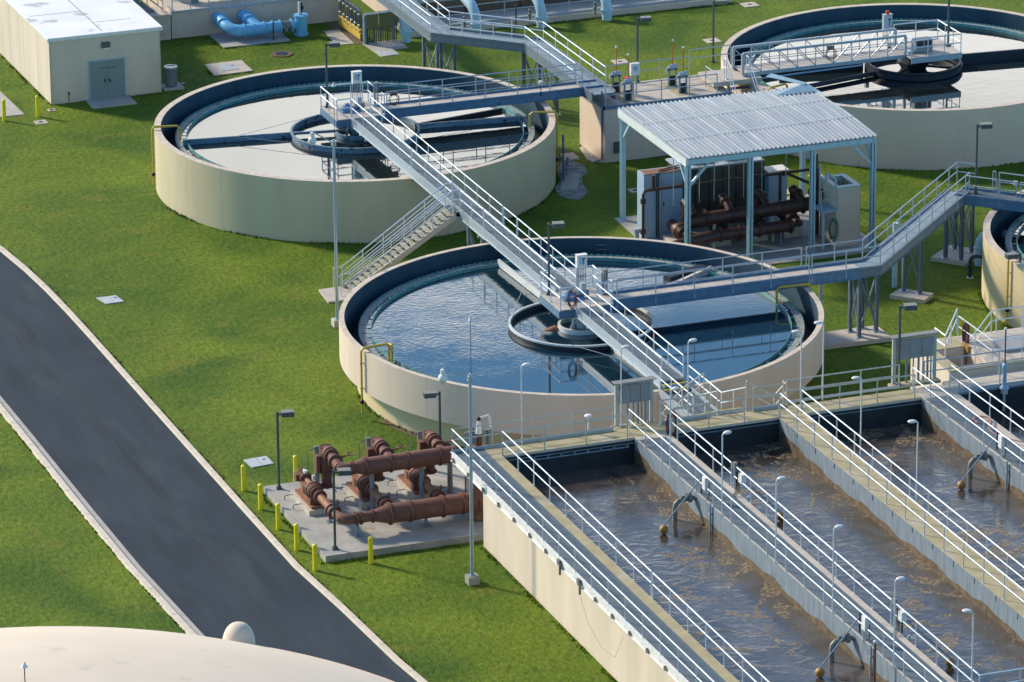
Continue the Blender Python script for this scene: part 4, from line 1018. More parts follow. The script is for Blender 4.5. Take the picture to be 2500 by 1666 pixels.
# small enclosed well with mesh rails beside landing
# ------------------------------------------------------------ lattice bridge over tank 3
tb = thing('truss_bridge', 'pale blue lattice bridge reaching a platform in the middle of the tank behind the canopy', 'footbridge')
MB().box(21.6, 31.78, Z-.05, 31.0, 33.0, Z).build('deck', 'gratelt', tb, False)
for y, nm in ((31.72, 'near'), (33.05, 'far')):
    mb = MB(); mb.bar((21.5, y, Z-.08), (31.0, y, Z-.08), .09, .2); mb.bar((21.5, y, Z+1.08), (31.0, y, Z+1.08), .1, .13)
    mb.bar((21.5, y, Z-.08), (21.5, y, Z+1.08), .12, .14, (1, 0, 0)); mb.bar((31.0, y, Z-.08), (31.0, y, Z+1.08), .12, .14, (1, 0, 0))
    mb.build('truss_chord', 'galv', tb, False)
    MB().tube((21.5, y-.03, Z+.65), (31, y-.03, Z+.65), .02, 6).tube((21.5, y-.03, Z+.35), (31, y-.03, Z+.35), .02, 6).build('mid_rail', 'galv', tb)
    nn = 9
    for i in range(nn):
        xa = 21.5+9.5*i/nn; xb = 21.5+9.5*(i+1)/nn
        MB().bar((xb, y, Z), (xb, y, Z+1.05), .045, .045).build('post', 'galv', tb, False)
        if i < 5: MB().bar((xa, y, Z+1.05), (xb, y, Z), .045, .045).build('diagonal', 'galv', tb, False)
        else: MB().bar((xa, y, Z), (xb, y, Z+1.05), .045, .06).build('diagonal', 'alu', tb, False)
MB().bar((22.0, 31.6, Z-.35), (28.4, 31.6, Z-.25), .07, .07).build('conduit', 'cablue', tb, False)
tp = thing('drive_platform', 'square platform with a glass fronted grey box at the end of the lattice bridge', 'platform')
MB().box(30.98, 30.9, Z-.06, 33.95, 33.92, Z).build('deck', 'gratelt', tp, False)
mb = MB()
for a, b in (((30.98, 30.9), (33.95, 30.9)), ((33.95, 30.9), (33.95, 33.92)), ((33.95, 33.92), (30.98, 33.92))): mb.bar((*a, Z-.12), (*b, Z-.12), .07, .32)
mb.build('beam', 'galv', tp, False)
MB().box(31.6, 31.6, Z-.5, 33.3, 33.2, Z-.07).build('underframe', 'darkrig', tp, False)
railing([(31.0, 31.72, Z), (31.0, 30.93, Z), (33.92, 30.93, Z), (33.92, 33.9, Z), (31.3, 33.9, Z)], tp, 'alu', step=1.1)
t = thing('motor_box', 'grey blue box with dark windows on the platform of the lattice bridge', 'machine box', None, (32.1, 32.0, Z))
MB().box(-.5, -.3, .05, .5, .3, .72).build('cabinet', 'post', t, False); MB().box(-.42, -.305, .35, -.06, -.301, .66).box(.04, -.305, .35, .42, -.301, .66).build('window', 'glass', t, False)
MB().box(-.9, -.2, 0, -.55, .2, .12).build('step_block', 'galv', t, False)

# ------------------------------------------------------------ pump pad
pad([(-18.32, -17.38), (-5.5, -17.45), (-5.5, -8.5), (-18.26, -8.6)], 'large concrete pad carrying the brown pumps and pipes', .3, 'concrete')
def pump(x, i, label):
    t = thing('pump', label, 'pump', 'brown pumps on the pad', (x, 0, .3))
    MB().slab([(-.52, -12.75), (.50, -12.75), (.50, -10.15), (-.52, -10.15)], 0, .24).build('plinth', 'conc2', t, False)
    MB().box(-.36, -12.6, .241, .36, -10.3, .36).build('base_frame', 'rust', t, False)
    MB().box(-.28, -11.75, .36, .22, -10.9, .95).build('bearing_bracket', 'rust', t, False)
    MB().box(-.285, -11.5, .5, -.281, -11.2, .85).box(-.12, -11.756, .5, .08, -11.751, .85).build('guard_slot', 'black', t, False)
    m = MB(); m.tube((-.03, -10.15, .98), (-.03, -10.9, .98), .27, 20)
    for k in range(5): m.tube((-.03, -10.25-.13*k, .98), (-.03, -10.29-.13*k, .98), .295, 20)
    m.box(-.42, -10.7, .85, -.28, -10.35, 1.15); m.build('motor', 'brown', t)
    MB().tube((-.03, -10.9, .98), (-.03, -11.8, .98), .12, 12).build('shaft_guard', 'rust', t)
    m = MB(); m.tube((-.03, -11.8, .86), (-.03, -12.2, .86), .36, 24); 
    for k in range(4): m.tube((-.03, -11.95-.14*k, .86), (-.03, -12.0-.14*k, .86), .40-.03*k, 24)
    m.box(-.34, -12.35, .36, .3, -11.85, .6); m.build('casing', 'brown', t)
    MB().box(-.1, -10.9, 1.22, .05, -10.7, 1.36).box(.1, -11.4, 1.1, .22, -11.3, 1.3).ball((-.02, -10.6, 1.3), .07, 8).build('oiler', 'white', t)
    for yy in (-10.5, -11.7): MB().path([(-.5, yy, .2), (-.85, yy, .2), (-.9, yy, .15), (-.9, yy, .0)], .018, 6).build('drain_line', 'black', t)
    # stanchion with bracket
    return t
for i, (x, tx) in enumerate(((-17.0, 'leftmost of the three brown pumps, with small white fittings on top'), (-14.65, 'middle one of the three brown pumps'), (-12.25, 'rightmost of the three brown pumps, nearest the basins'))):
    if i == 0: pm = pump(x, i, tx)
    else: dup(pm, (x, 0, .3), 0, tx)
def riser(x, label):
    t = thing('discharge_pipe', label, 'pipe', 'brown discharge risers', (x, 0, .3))
    m = MB(); m.tube((0, -11.05, .55), (0, -11.05, 1.35), .24, 18); m.build('riser', 'brown', t)
    m = MB(); m.tube((0, -11.05, 1.35), (0, -11.05, 2.05), .30, 18).tube((-.32, -11.05, 1.85), (-.1, -11.05, 1.85), .2, 12).box(-.5, -11.25, 1.3, -.34, -10.9, 2.1); m.build('check_valve', 'brown', t)
    m = MB(); m.path([(0, -11.05, 2.0), (0, -11.12, 2.22), (0, -11.35, 2.3), (0, -11.9, 2.25), (0, -12.9, 2.1)], .23, 16).ball((0, -11.05, 2.18), .28, 16); m.build('elbow', 'brown', t)
    m = MB(); m.flange((0, -11.05, 1.32), (0, 0, 1), .34, .06).flange((0, -11.05, .62), (0, 0, 1), .33, .06).flange((0, -11.62, 2.28), (0, 1, -.06), .33, .07).flange((0, -11.82, 2.26), (0, 1, -.06), .33, .07).flange((0, -12.35, 2.18), (0, 1, -.06), .33, .07); m.build('flange', 'brown', t)
    m = MB().tube((0, -11.05, 2.05), (0, -11.05, 2.42), .27, 18).flange((0, -11.05, 2.42), (0, 0, 1), .27, .05, 10); m.build('cap', 'brown', t)
    m = MB().tube((.3, -12.1, 2.25), (.75, -12.1, 2.35), .05, 8); m.path([(.75+.2*math.cos(a*PI/8), -12.1+.2*math.sin(a*PI/8), 2.36) for a in range(17)], .02, 5); m.build('valve_wheel', 'rust', t)
    MB().tube((0, -12.55, .0), (0, -12.55, .5), .06, 8).build('support', 'post', t)
    return t
for i, (x, tx) in enumerate(((-16.15, 'left brown riser bending forward into the upper pipe'), (-13.8, 'middle brown riser bending forward into the upper pipe'), (-11.4, 'right brown riser bending forward into the upper pipe'))):
    if i == 0: rr_ = riser(x, tx)
    else: dup(rr_, (x, 0, .3), 0, tx)
hd = thing('header_pipe', 'upper thick brown pipe running level above the pump pad', 'pipe')
MB().path([(-16.15, -12.6, 2.44), (-16.1, -12.95, 2.40), (-15.95, -13.05, 2.38), (-15.6, -13.05, 2.37)], [.22, .22, .22, .22], 18).path([(-15.6, -13.05, 2.37), (-15.1, -13.05, 2.37), (-10.9, -13.05, 2.37)], [.23, .37, .37], 28).build('pipe', 'brown', hd)
m = MB()
for x in (-15.05, -13.9, -13.1, -11.65): m.flange((x, -13.05, 2.37), (1, 0, 0), .43, .07, 16)
m.tube((-12.4, -13.05, 2.37), (-12.38, -13.05, 2.37), .378, 28).tube((-14.5, -13.05, 2.37), (-14.48, -13.05, 2.37), .378, 28).flange((-15.62, -13.05, 2.37), (1, 0, 0), .29, .05, 12).flange((-10.92, -13.05, 2.37), (1, 0, 0), .42, .08, 16)
m.build('flange', 'brown', hd)
for x in (-14.72, -12.45):
    MB().tube((x, -13.0, .3), (x, -13.0, 2.05), .10, 12).box(x-.18, -13.18, .3, x+.18, -12.82, .33).build('support', 'post', hd)
lo = thing('suction_pipe', 'lower thick brown pipe with bolted flanges along the front of the pump pad', 'pipe')
yl = -15.65; zl = 1.1
MB().path([(-17.0, -15.1, zl), (-16.95, -15.45, zl), (-16.75, -15.62, zl), (-16.4, yl, zl)], .22, 18).path([(-16.4, yl, zl), (-15.6, yl, zl)], .23, 18).path([(-15.6, yl, zl), (-14.9, yl, zl), (-10.6, yl, zl)], [.24, .43, .43], 30).build('pipe', 'brown', lo)
m = MB()
for x in (-14.85, -13.95, -12.45, -11.55): m.flange((x, yl, zl), (1, 0, 0), .50, .09, 18)
for x in (-16.35, -16.15, -15.62): m.flange((x, yl, zl), (1, 0, 0), .30, .06, 12)
m.flange((-10.85, yl, zl), (1, 0, 0), .58, .12, 18); m.build('flange', 'brown', lo)
for i, x in enumerate((-17.0, -14.65, -12.25)):
    p = MB().tube((x, -12.2, 1.13), (x, -15.2 if i == 0 else -15.5, zl), .185, 18).build('branch_pipe', 'rust', lo)
    m = MB().flange((x, -12.75, 1.13), (0, 1, 0), .30, .07, 10).flange((x, -14.35, zl), (0, 1, 0), .31, .07, 10).flange((x, -14.7, zl), (0, 1, 0), .31, .07, 10).tube((x, -14.35, zl), (x, -14.7, zl), .25, 16)
    m.path([(x+.3+.28*math.cos(a*PI/8), -14.5+.28*math.sin(a*PI/8), zl+.28) for a in range(17)], .018, 5).build('valve', 'brown', lo)
for x in (-16.3, -13.2): MB().tube((x, yl, .3), (x, yl, .85), .07, 10).box(x-.22, yl-.22, .3, x+.22, yl+.22, .33).build('support', 'post', lo)
MB().tube((-16.9, -13.7, .3), (-16.9, -13.7, .95), .06, 10).box(-17.05, -13.85, .3, -16.75, -13.55, .33).build('support', 'post', lo)
en = thing('riser_fitting', 'large flanged brown fitting with a white valve rising behind the corner of the first basin', 'pipe')
MB().path([(-10.6, yl, zl), (-10.5, yl, zl)], .5, 24).tube((-10.75, yl, .35), (-10.75, yl, 3.4), .48, 28).flange((-10.75, yl, 3.45), (0, 0, 1), .56, .12, 16).build('body', 'brown', en)
MB().tube((-10.75, yl, 3.45), (-10.75, yl, 4.15), .14, 14).flange((-10.75, yl, 4.15), (0, 0, 1), .2, .05, 8).build('neck', 'brown2', en)
MB().tube((-10.75, yl, 4.2), (-10.75, yl, 4.75), .15, 14, .08).path([(-10.75, yl, 4.9), (-10.3, yl, 4.98), (-10.25, yl, 4.9), (-10.22, yl, 4.4)], .045, 8).build('air_valve', 'white', en); MB().ball((-10.75, yl, 4.86), .1, 10).build('joint', 'black', en)
for i, (x, y) in enumerate(((-15.97, -7.13), (-13.5, -6.95), (-11.14, -7.03))):
    if i == 0:
        st0 = thing('push_button_post', 'x', 'post', 'square posts with hooked brackets'); t = st0
        MB().box(-.1, -.07, 0, .1, .07, 1.75).build('post', 'lamphead', t, False)
        MB().path([(-.1, 0, 1.66), (-.38, 0, 1.6), (-.42, 0, 1.5), (-.42, 0, .6)], .025, 6).build('hook', 'lamphead', t)
    else: t = dup(st0, (0, 0, 0))
    t['label'] = 'square grey post with a hooked bracket behind the '+('left', 'middle', 'right')[i]+' pump'; t.location = (x, y-2.0, .3)
t = thing('conduit_bank', 'bank of dark vertical conduits between the right pump and the first basin', 'conduit', None)
m = MB()
for i, x in enumerate((-10.35, -10.2, -10.02, -9.9, -9.4, -9.28, -9.1)): m.tube((x, -12.8-.0*i, .3), (x, -12.8, 3.2), .05+.02*(i % 2), 8)
m.build('conduit', 'post', t); MB().tube((-10.9, -12.3, .3), (-10.9, -12.3, 2.2), .13, 12, .10).build('post', 'lamphead', t)

# ------------------------------------------------------------ canopy and its machinery
cn = thing('metal_canopy', 'open canopy with ribbed weathered metal roof on pale blue posts', 'canopy')
X0, X1, Y0, Y1 = 10.28, 20.5, 12.3, 21.35
nx, ny = 43, 12
def zr(x, y):
    u = (x-X0)/(X1-X0); v = (y-Y0)/(Y1-Y0)
    return 5.90+.06*v+.16*u*math.sin(PI*v)
mb = MB(); vs = []; prof = [0, .16, .26, .36, .52]
rows = []
for i in range(nx+1):
    x = X0+(X1-X0)*i/nx
    for dx, dz in (((-.04, 0), (-.022, .075), (.022, .075), (.04, 0))):
        rows.append((min(X1, max(X0, x+dx)), dz))
k = ny+1
for x, dz in rows:
    for j in range(k):
        y = Y0+(Y1-Y0)*j/ny; vs.append((x, y, zr(x, y)+dz))
fs = [(a*k+j, (a+1)*k+j, (a+1)*k+j+1, a*k+j+1) for a in range(len(rows)-1) for j in range(ny)]
hole = lambda x, y: x > 19.7 and y > 20.6
fs = [f for f in fs if not hole(vs[f[0]][0], vs[f[0]][1])]
mb.add(vs, fs); ro = mb.build('roof', 'roofsheet', cn, False)
sd = ro.modifiers.new('Solid', 'SOLIDIFY'); sd.thickness = .02; sd.offset = -1
tz = lambda x, y: zr(min(x, X1), min(y, Y1))
MB().add([(18.4, 20.1, tz(18.4, 20.1)+.08), (20.5, 19.9, tz(20.5, 19.9)+.1), (20.25, 20.55, 6.42), (18.9, 20.5, 6.2)], [(0, 1, 2, 3)]).add([(20.25, 20.55, 6.42), (20.5, 19.9, 6.12), (20.75, 18.9, 6.08), (20.6, 19.6, 6.2)], [(0, 1, 2, 3)]).add([(20.25, 20.55, 6.42), (20.1, 20.4, 6.36), (18.6, 21.9, 6.55), (19.0, 22.1, 6.62)], [(0, 1, 2, 3)]).build('torn_sheet', 'canopyblue', cn, False).modifiers.new('s', 'SOLIDIFY').thickness = .02
m = MB()
for yy_ in (15.3, 18.35):
    for i in range(20):
        xa_ = X0+(X1-X0)*i/20; xb_ = X0+(X1-X0)*(i+1)/20; m.bar((xa_, yy_, zr(xa_, yy_)+.076), (xb_, yy_, zr(xb_, yy_)+.076), .05, .012)
m._build('sheet_lap', 'fascia', cn, False)
m = MB()
m.bar((X0+.03, Y0+.1, 5.70), (X1-.02, Y0+.1, 5.70), .12, .28); m.bar((X0+.05, Y1-.1, 5.72), (X1-.05, Y1-.1, 5.72), .12, .28)
m.build('eave_beam', 'canopyblue', cn, False)
m = MB(); m.bar((X0+.05, Y0, 5.70), (X0+.05, Y1+.05, 5.75), .14, .36); m.box(X0-.03, Y0, 5.5, X0+.1, Y1, 5.53); m.build('side_fascia', 'fascia', cn, False)
m = MB(); m.bar((X1-.1, Y0, 5.70), (X1-.1, Y1, 5.75), .12, .28)
for i in range(1, 6): m.bar((X0+.1, Y0+1.5*i, 5.72), (X1-.1, Y0+1.5*i, 5.72), .07, .14)
m.build('purlin', 'canopyblue', cn, False)
for i, (x, y, zt) in enumerate([(x, y, 5.58) for y in (12.42, 21.1) for x in (10.42, 13.75, 17.1, 20.38)]):
    if i == 0:
        po = MB().box(-.12, -.12, .05, .12, -.095, 5.56).box(-.12, .095, .05, .12, .12, 5.56).box(-.02, -.12, .05, .02, .12, 5.56).box(-.2, -.2, .05, .2, .2, .09).build('post', 'canopyblue', cn, False)
        po.location = (x, y, 0)
    else:
        q = po.copy(); C.objects.link(q); q.location = (x, y, 0)
for x, y, dx, dy in ((10.42, 12.42, 1, 0), (10.42, 12.42, 0, 1), (20.38, 12.42, -1, 0), (20.38, 12.42, 0, 1), (10.42, 21.1, 0, -1), (17.1, 21.1, -1, 0), (13.75, 21.1, 1, 0)):
    MB().bar((x+.08*dx, y+.08*dy, 4.45), (x+1.15*dx, y+1.15*dy, 5.6), .12, .12).build('knee_brace', 'canopyblue', cn, False)
m = MB()
for x in (11.2, 12.0, 12.6, 13.4, 14.2, 15.0, 16.0, 17.3): m.tube((x, 16.2, 2.2), (x, 16.2, 5.8), .022, 6)
m.build('hanger_rod', 'galv', cn)
pad([(9.9, 11.9), (20.9, 11.9), (20.9, 21.6), (10.15, 21.6)], 'concrete slab under the ribbed canopy', .06, 'concrete')
t = thing('equipment_cabinet', 'tall light blue cabinet with rusty open top at the left under the canopy', 'cabinet')
MB().box(10.25, 17.8, .06, 12.35, 18.7, 3.45).build('body', 'cablue', t, False); MB().box(10.35, 17.9, 3.451, 12.3, 18.6, 3.46).build('top', 'rust', t, False)
MB().box(11.25, 17.79, .3, 12.2, 17.799, 3.2).build('door', 'cablue', t, False); MB().box(10.22, 17.77, 3.44, 12.38, 17.80, 3.5).box(11.22, 17.785, .3, 11.25, 17.8, 3.2).build('trim', 'panel', t, False); MB().box(11.3, 17.76, 1.7, 11.34, 17.79, 1.95).build('handle', 'black', t, False)
MB().path([(11.0, 17.7, .1), (11.0, 17.7, 3.35), (11.15, 17.75, 3.55), (12.4, 18.0, 3.6), (15, 18.2, 3.62)], .03, 6).path([(10.9, 17.7, .1), (10.9, 17.7, 3.35), (11.05, 17.75, 3.62), (12.4, 18.1, 3.68)], .03, 6).build('conduit', 'black', t)
t = thing('generator_enclosure', 'long dark metal enclosure with silver roof vents in the shade of the canopy', 'enclosure')
MB().box(12.6, 18.6, .06, 17.0, 20.4, 3.2).build('body', 'caddark', t, False)
MB().box(12.5, 18.5, 3.2, 17.1, 20.5, 3.28).build('roof', 'galv', t, False)
m = MB()
for i in range(6): m.box(12.62+.74*i, 18.58, .2, 12.66+.74*i, 18.6, 3.1)
m.build('seam', 'black', t, False); MB().box(13.4, 19.0, 3.281, 14.6, 20.0, 3.45).box(15.2, 19.0, 3.281, 16.4, 20.0, 3.42).build('vent', 'alu', t, False)
MB().box(17.0, 18.7, .9, 17.18, 20.3, 3.1).build('radiator_end', 'black', t, False)
t = thing('electrical_cabinet', 'narrow pale blue cabinet with white top right of the dark enclosure', 'cabinet')
MB().box(17.2, 18.1, .06, 18.2, 18.9, 2.6).build('body', 'cablue', t, False); MB().box(17.15, 18.05, 2.6, 18.3, 18.95, 2.75).build('top', 'white', t, False)
o = MB().box(17.3, 21.9, .0, 20.2, 24.0, .12).build('concrete_pad', 'conc2', None, False); tag(o, 'pale slab with yellow edge behind the canopy', 'concrete pad'); MB().box(17.3, 21.85, .0, 20.2, 21.899, .125).build('edge', 'yellow', o, False)
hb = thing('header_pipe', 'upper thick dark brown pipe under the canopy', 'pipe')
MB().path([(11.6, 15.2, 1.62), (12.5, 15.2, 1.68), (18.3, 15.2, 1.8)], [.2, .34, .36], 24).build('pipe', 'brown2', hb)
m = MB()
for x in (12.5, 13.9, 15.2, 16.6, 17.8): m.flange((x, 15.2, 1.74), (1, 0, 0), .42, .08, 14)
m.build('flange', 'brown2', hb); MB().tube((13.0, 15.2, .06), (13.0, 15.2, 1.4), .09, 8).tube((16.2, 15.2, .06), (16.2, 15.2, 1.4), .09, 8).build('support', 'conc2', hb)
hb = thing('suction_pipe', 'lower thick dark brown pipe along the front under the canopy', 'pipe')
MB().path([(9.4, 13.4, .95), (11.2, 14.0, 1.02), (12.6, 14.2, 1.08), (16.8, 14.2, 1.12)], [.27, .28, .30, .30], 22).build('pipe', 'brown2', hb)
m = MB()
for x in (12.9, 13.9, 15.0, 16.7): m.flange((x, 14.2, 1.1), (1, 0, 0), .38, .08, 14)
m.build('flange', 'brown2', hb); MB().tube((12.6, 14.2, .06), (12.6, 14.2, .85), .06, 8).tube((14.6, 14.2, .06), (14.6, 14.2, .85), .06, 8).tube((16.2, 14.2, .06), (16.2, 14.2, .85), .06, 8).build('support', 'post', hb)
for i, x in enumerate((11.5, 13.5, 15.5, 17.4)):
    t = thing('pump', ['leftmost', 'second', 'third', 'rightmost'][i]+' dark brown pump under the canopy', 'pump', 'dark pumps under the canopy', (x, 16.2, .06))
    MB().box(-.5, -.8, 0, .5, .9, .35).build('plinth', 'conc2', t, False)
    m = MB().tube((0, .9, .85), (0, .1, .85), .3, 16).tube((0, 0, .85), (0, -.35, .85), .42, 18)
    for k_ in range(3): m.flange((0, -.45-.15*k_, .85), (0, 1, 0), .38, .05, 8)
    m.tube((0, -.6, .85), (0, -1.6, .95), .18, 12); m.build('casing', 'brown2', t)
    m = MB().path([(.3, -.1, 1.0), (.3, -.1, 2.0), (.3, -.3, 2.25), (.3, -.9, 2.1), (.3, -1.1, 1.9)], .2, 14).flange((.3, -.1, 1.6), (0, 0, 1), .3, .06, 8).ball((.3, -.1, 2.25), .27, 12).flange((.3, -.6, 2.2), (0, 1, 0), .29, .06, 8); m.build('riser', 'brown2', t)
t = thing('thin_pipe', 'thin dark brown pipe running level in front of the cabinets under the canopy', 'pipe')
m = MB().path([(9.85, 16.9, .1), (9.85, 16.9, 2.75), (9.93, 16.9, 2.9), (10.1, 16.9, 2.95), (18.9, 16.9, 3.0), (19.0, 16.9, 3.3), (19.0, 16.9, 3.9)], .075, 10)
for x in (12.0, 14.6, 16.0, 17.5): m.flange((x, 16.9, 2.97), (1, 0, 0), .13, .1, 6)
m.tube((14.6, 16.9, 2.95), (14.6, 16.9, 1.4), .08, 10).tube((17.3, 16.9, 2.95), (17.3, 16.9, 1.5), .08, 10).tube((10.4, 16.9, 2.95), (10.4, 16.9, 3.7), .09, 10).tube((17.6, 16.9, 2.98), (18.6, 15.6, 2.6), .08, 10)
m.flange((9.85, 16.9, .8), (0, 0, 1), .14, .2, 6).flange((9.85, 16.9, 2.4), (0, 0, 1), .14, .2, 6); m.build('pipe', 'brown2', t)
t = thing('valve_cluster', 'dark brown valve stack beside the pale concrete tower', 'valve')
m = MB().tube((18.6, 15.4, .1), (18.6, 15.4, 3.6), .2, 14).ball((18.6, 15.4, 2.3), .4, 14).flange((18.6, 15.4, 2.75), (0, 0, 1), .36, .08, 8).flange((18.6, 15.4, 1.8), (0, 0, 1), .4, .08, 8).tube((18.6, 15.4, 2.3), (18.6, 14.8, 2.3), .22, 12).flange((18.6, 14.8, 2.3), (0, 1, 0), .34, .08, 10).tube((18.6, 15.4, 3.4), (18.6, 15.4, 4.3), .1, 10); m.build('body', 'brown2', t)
tw = thing('concrete_tower', 'pale square concrete tower with dark open top right of the canopy pipes', 'tower')
XA, XB, YA, YB = 18.75, 20.05, 13.2, 15.2
MB().box(XA, YA, 0, XB, YA+.25, 3.1).box(XA, YB-.25, 0, XB, YB, 3.1).box(XA, YA+.25, 0, XA+.22, YB-.25, 3.1).box(XB-.22, YA+.25, 0, XB, YB-.25, 3.1).box(XA+.22, YA+.25, 1.6, XB-.22, YB-.25, 1.8).build('wall', 'beige_far', tw, False)
MB().box(XA-.03, YA-.03, 3.1, XB+.03, YA+.28, 3.16).box(XA-.03, YB-.28, 3.1, XB+.03, YB+.03, 3.16).box(XA-.03, YA+.28, 3.1, XA+.25, YB-.28, 3.16).box(XB-.25, YA+.28, 3.1, XB+.03, YB-.28, 3.16).build('coping', 'canopyblue', tw, False)
MB().box(XA+.23, YA+.26, 1.81, XB-.23, YB-.26, 1.83).build('water', 'black', tw, False)
MB().path([(XA+.1, YA+.3, 3.16), (XA+.1, YA+.3, 3.5), (XA+.1, YB-.5, 3.5), (XA+.1, YB-.5, 3.16)], .05, 8).build('frame', 'canopyblue', tw)
MB().box(XA-.9, YA-.25, 2.0, XA-.02, YA+.9, 2.08).build('side_platform', 'cablue', tw, False); MB().box(XA-.8, YA-.15, .05, XA-.68, YA-.03, 2.0).build('leg', 'canopyblue', tw, False)
railing([(XA-.9, YA-.22, 2.08), (XA-.05, YA-.22, 2.08)], tw, 'galv', step=.9)
MB().tube((XB+.12, YA+.4, .1), (XB+.12, YA+.4, 2.6), .07, 10).build('pipe', 'brown2', tw); MB().tube((XA-.5, YA+.9, 2), (XA-.5, YA+.9, 4.2), .05, 8).build('mast', 'canopyblue', tw)
o = MB().box(9.3, 16.55, .06, 9.5, 16.7, .9).box(9.25, 16.5, .9, 9.55, 16.75, 1.1).build('meter_post', 'galv', None, False); tag(o, 'small grey meter post at the left end of the canopy slab', 'meter')

# ------------------------------------------------------------ building, upper left
bd = thing('flat_roofed_building', 'beige building with flat white stained roof in the upper left corner', 'building')
MB().box(-11.15, 51.9, 0, -4.85, 70, 3.62).build('wall', 'beige_far', bd, False)
MB().box(-11.27, 51.78, 3.625, -4.73, 70, 3.80).build('roof', 'stainedroof', bd, False)
MB().box(-11.28, 51.765, 3.60, -4.72, 51.779, 3.74).box(-11.295, 51.77, 3.60, -11.271, 70, 3.74).build('gutter_trim', 'white', bd, False)
m = MB()
for y in (54.5, 57.5, 60.5): m.box(-11.156, y, .1, -11.151, y+.03, 3.55)
m.box(-11.19, 51.86, .02, -11.10, 51.9, 3.58).box(-4.9, 51.87, .02, -4.86, 51.9, 3.58); m.build('wall_seam', 'rim', bd, False)
m = MB()
for i, (x, y, w_, h_) in enumerate(((-9.5, 56.5, 3, .08), (-7.0, 54.0, 2.2, .05), (-8.8, 60, 3.6, .06))): m.box(x-w_/2, y, 3.801, x+w_/2, y+.05, 3.807)
m.box(-8.1, 52.2, 3.801, -8.05, 68, 3.806); m.build('roof_seam', 'lamphead', bd, False)
d = MB().box(-8.93, 51.86, .08, -7.96, 51.898, 2.2).build('door', 'door', bd, False); d2 = MB().box(-7.94, 51.86, .08, -6.97, 51.898, 2.2).build('door', 'door', bd, False)
MB().box(-8.12, 51.82, .95, -8.05, 51.859, 1.15).build('handle', 'black', d, False); MB().box(-7.85, 51.82, .95, -7.78, 51.859, 1.15).box(-7.78, 51.81, .98, -7.66, 51.83, 1.01).build('handle', 'black', d2, False)
MB().box(-8.99, 51.84, .05, -8.935, 51.899, 2.26).box(-6.965, 51.84, .05, -6.91, 51.899, 2.26).box(-8.935, 51.84, 2.205, -6.965, 51.899, 2.26).build('door_frame', 'cablue', bd, False)
def text(s, size, m, loc, rot, parent, name='lettering'):
    cu = bpy.data.curves.new(name, 'FONT'); cu.body = s; cu.size = size; cu.extrude = .002; cu.align_x = 'CENTER'
    o = bpy.data.objects.new(name, cu); C.objects.link(o); o.data.materials.append(M[m]); o.location = loc; 
    dg = bpy.context.evaluated_depsgraph_get(); me = bpy.data.meshes.new_from_object(o.evaluated_get(dg)); bpy.data.objects.remove(o)
    o = bpy.data.objects.new(name, me); C.objects.link(o); me.materials.clear(); me.materials.append(M[m]); o.location = loc; o.rotation_euler = rot; o.parent = parent; return o
text('ELECTRICAL RM', .12, 'black', (-7.93, 51.852, 1.75), (R(90), 0, 0), bd)
MB().box(-8.2, 51.72, 2.95, -7.75, 51.898, 3.25).build('wall_lamp', 'bronze', bd, False); MB().box(-8.17, 51.70, 2.86, -7.78, 51.88, 2.949).build('lamp_lens', 'lens', bd, False)
MB().box(-10.2, 51.86, .45, -10.12, 51.899, .62).tube((-10.16, 51.86, .05), (-10.16, 51.86, .45), .015, 6).build('socket', 'black', bd, False)
pad([(-9.25, 50.25), (-6.75, 50.25), (-6.75, 51.85), (-9.25, 51.85)], 'grey blue doorstep slab before the double doors', .06, 'gutter')
t = thing('air_conditioner', 'round grey air conditioning unit beside the white roofed building', 'air conditioner', None, (-4.1, 52.55, .12))
MB().slab([(-.55, -.5), (.6, -.5), (.6, .5), (-.55, .5)], -.12, 0).build('pad', 'gutter', t, False)
MB().tube((0, 0, .05), (0, 0, 1.1), .33, 28).build('body', 'beamgrey', t)
m = MB()
for i in range(28):
    a = 2*PI*i/28; m.box(.335*math.cos(a)-.008, .335*math.sin(a)-.008, .1, .335*math.cos(a)+.008, .335*math.sin(a)+.008, 1.02)
m.build('grille', 'post', t, False)
MB().ring((0,0), .25, .37, 1.08, 1.14, 28).build('top_ring', 'white', t); MB().tube((0, 0, 1.10), (0, 0, 1.11), .25, 20).build('fan', 'glass', t)
MB().path([(.4, -.1, .1), (.6, -.2, .12), (.75, .0, .1)], .03, 6).build('pipe', 'galv', t)

# ------------------------------------------------------------ lids, pads and manholes on the lawn
def lid(pts, label, m='lamptop', z=.05, split=True, frame=None):
    o = MB().slab(pts, 0, z).build('hatch_cover', m, None, False); tag(o, label, 'hatch')
    if split:
        a = Vector(pts[0]).lerp(Vector(pts[1]), .5); b = Vector(pts[3]).lerp(Vector(pts[2]), .5)
        MB().bar((a.x, a.y, z+.003), (b.x, b.y, z+.003), .015, .006).build('seam', 'lamphead', o, False)
        c = a.lerp(b, .6)+Vector((.22, .05)); MB().box(c.x, c.y, z, c.x+.16, c.y+.05, z+.015).build('handle', 'black', o, False)
    return o
lid([(-17.68, 18.31), (-16.78, 18.35), (-16.9, 19.35), (-17.9, 19.37)], 'silver hatch alone on the lawn between road and staircase')
lid([(-17.83, -5.55), (-16.78, -5.43), (-16.8, -4.42), (-17.9, -4.51)], 'silver hatch on the lawn just left behind the pump pad')
pad([(-1.19, 53.82), (1.09, 53.95), (1.13, 56.22), (-1.05, 56.15)], 'square pale slab with a silver hatch behind the pale water tank', .05)
lid([(-.55, 54.45), (.45, 54.5), (.5, 55.6), (-.5, 55.6)], 'silver hatch set in the square slab behind the pale water tank', z=.075)
t = thing('manhole', 'round dark manhole cover on the lawn behind the pale water tank', 'manhole', None, (3.65, 56.6, 0))
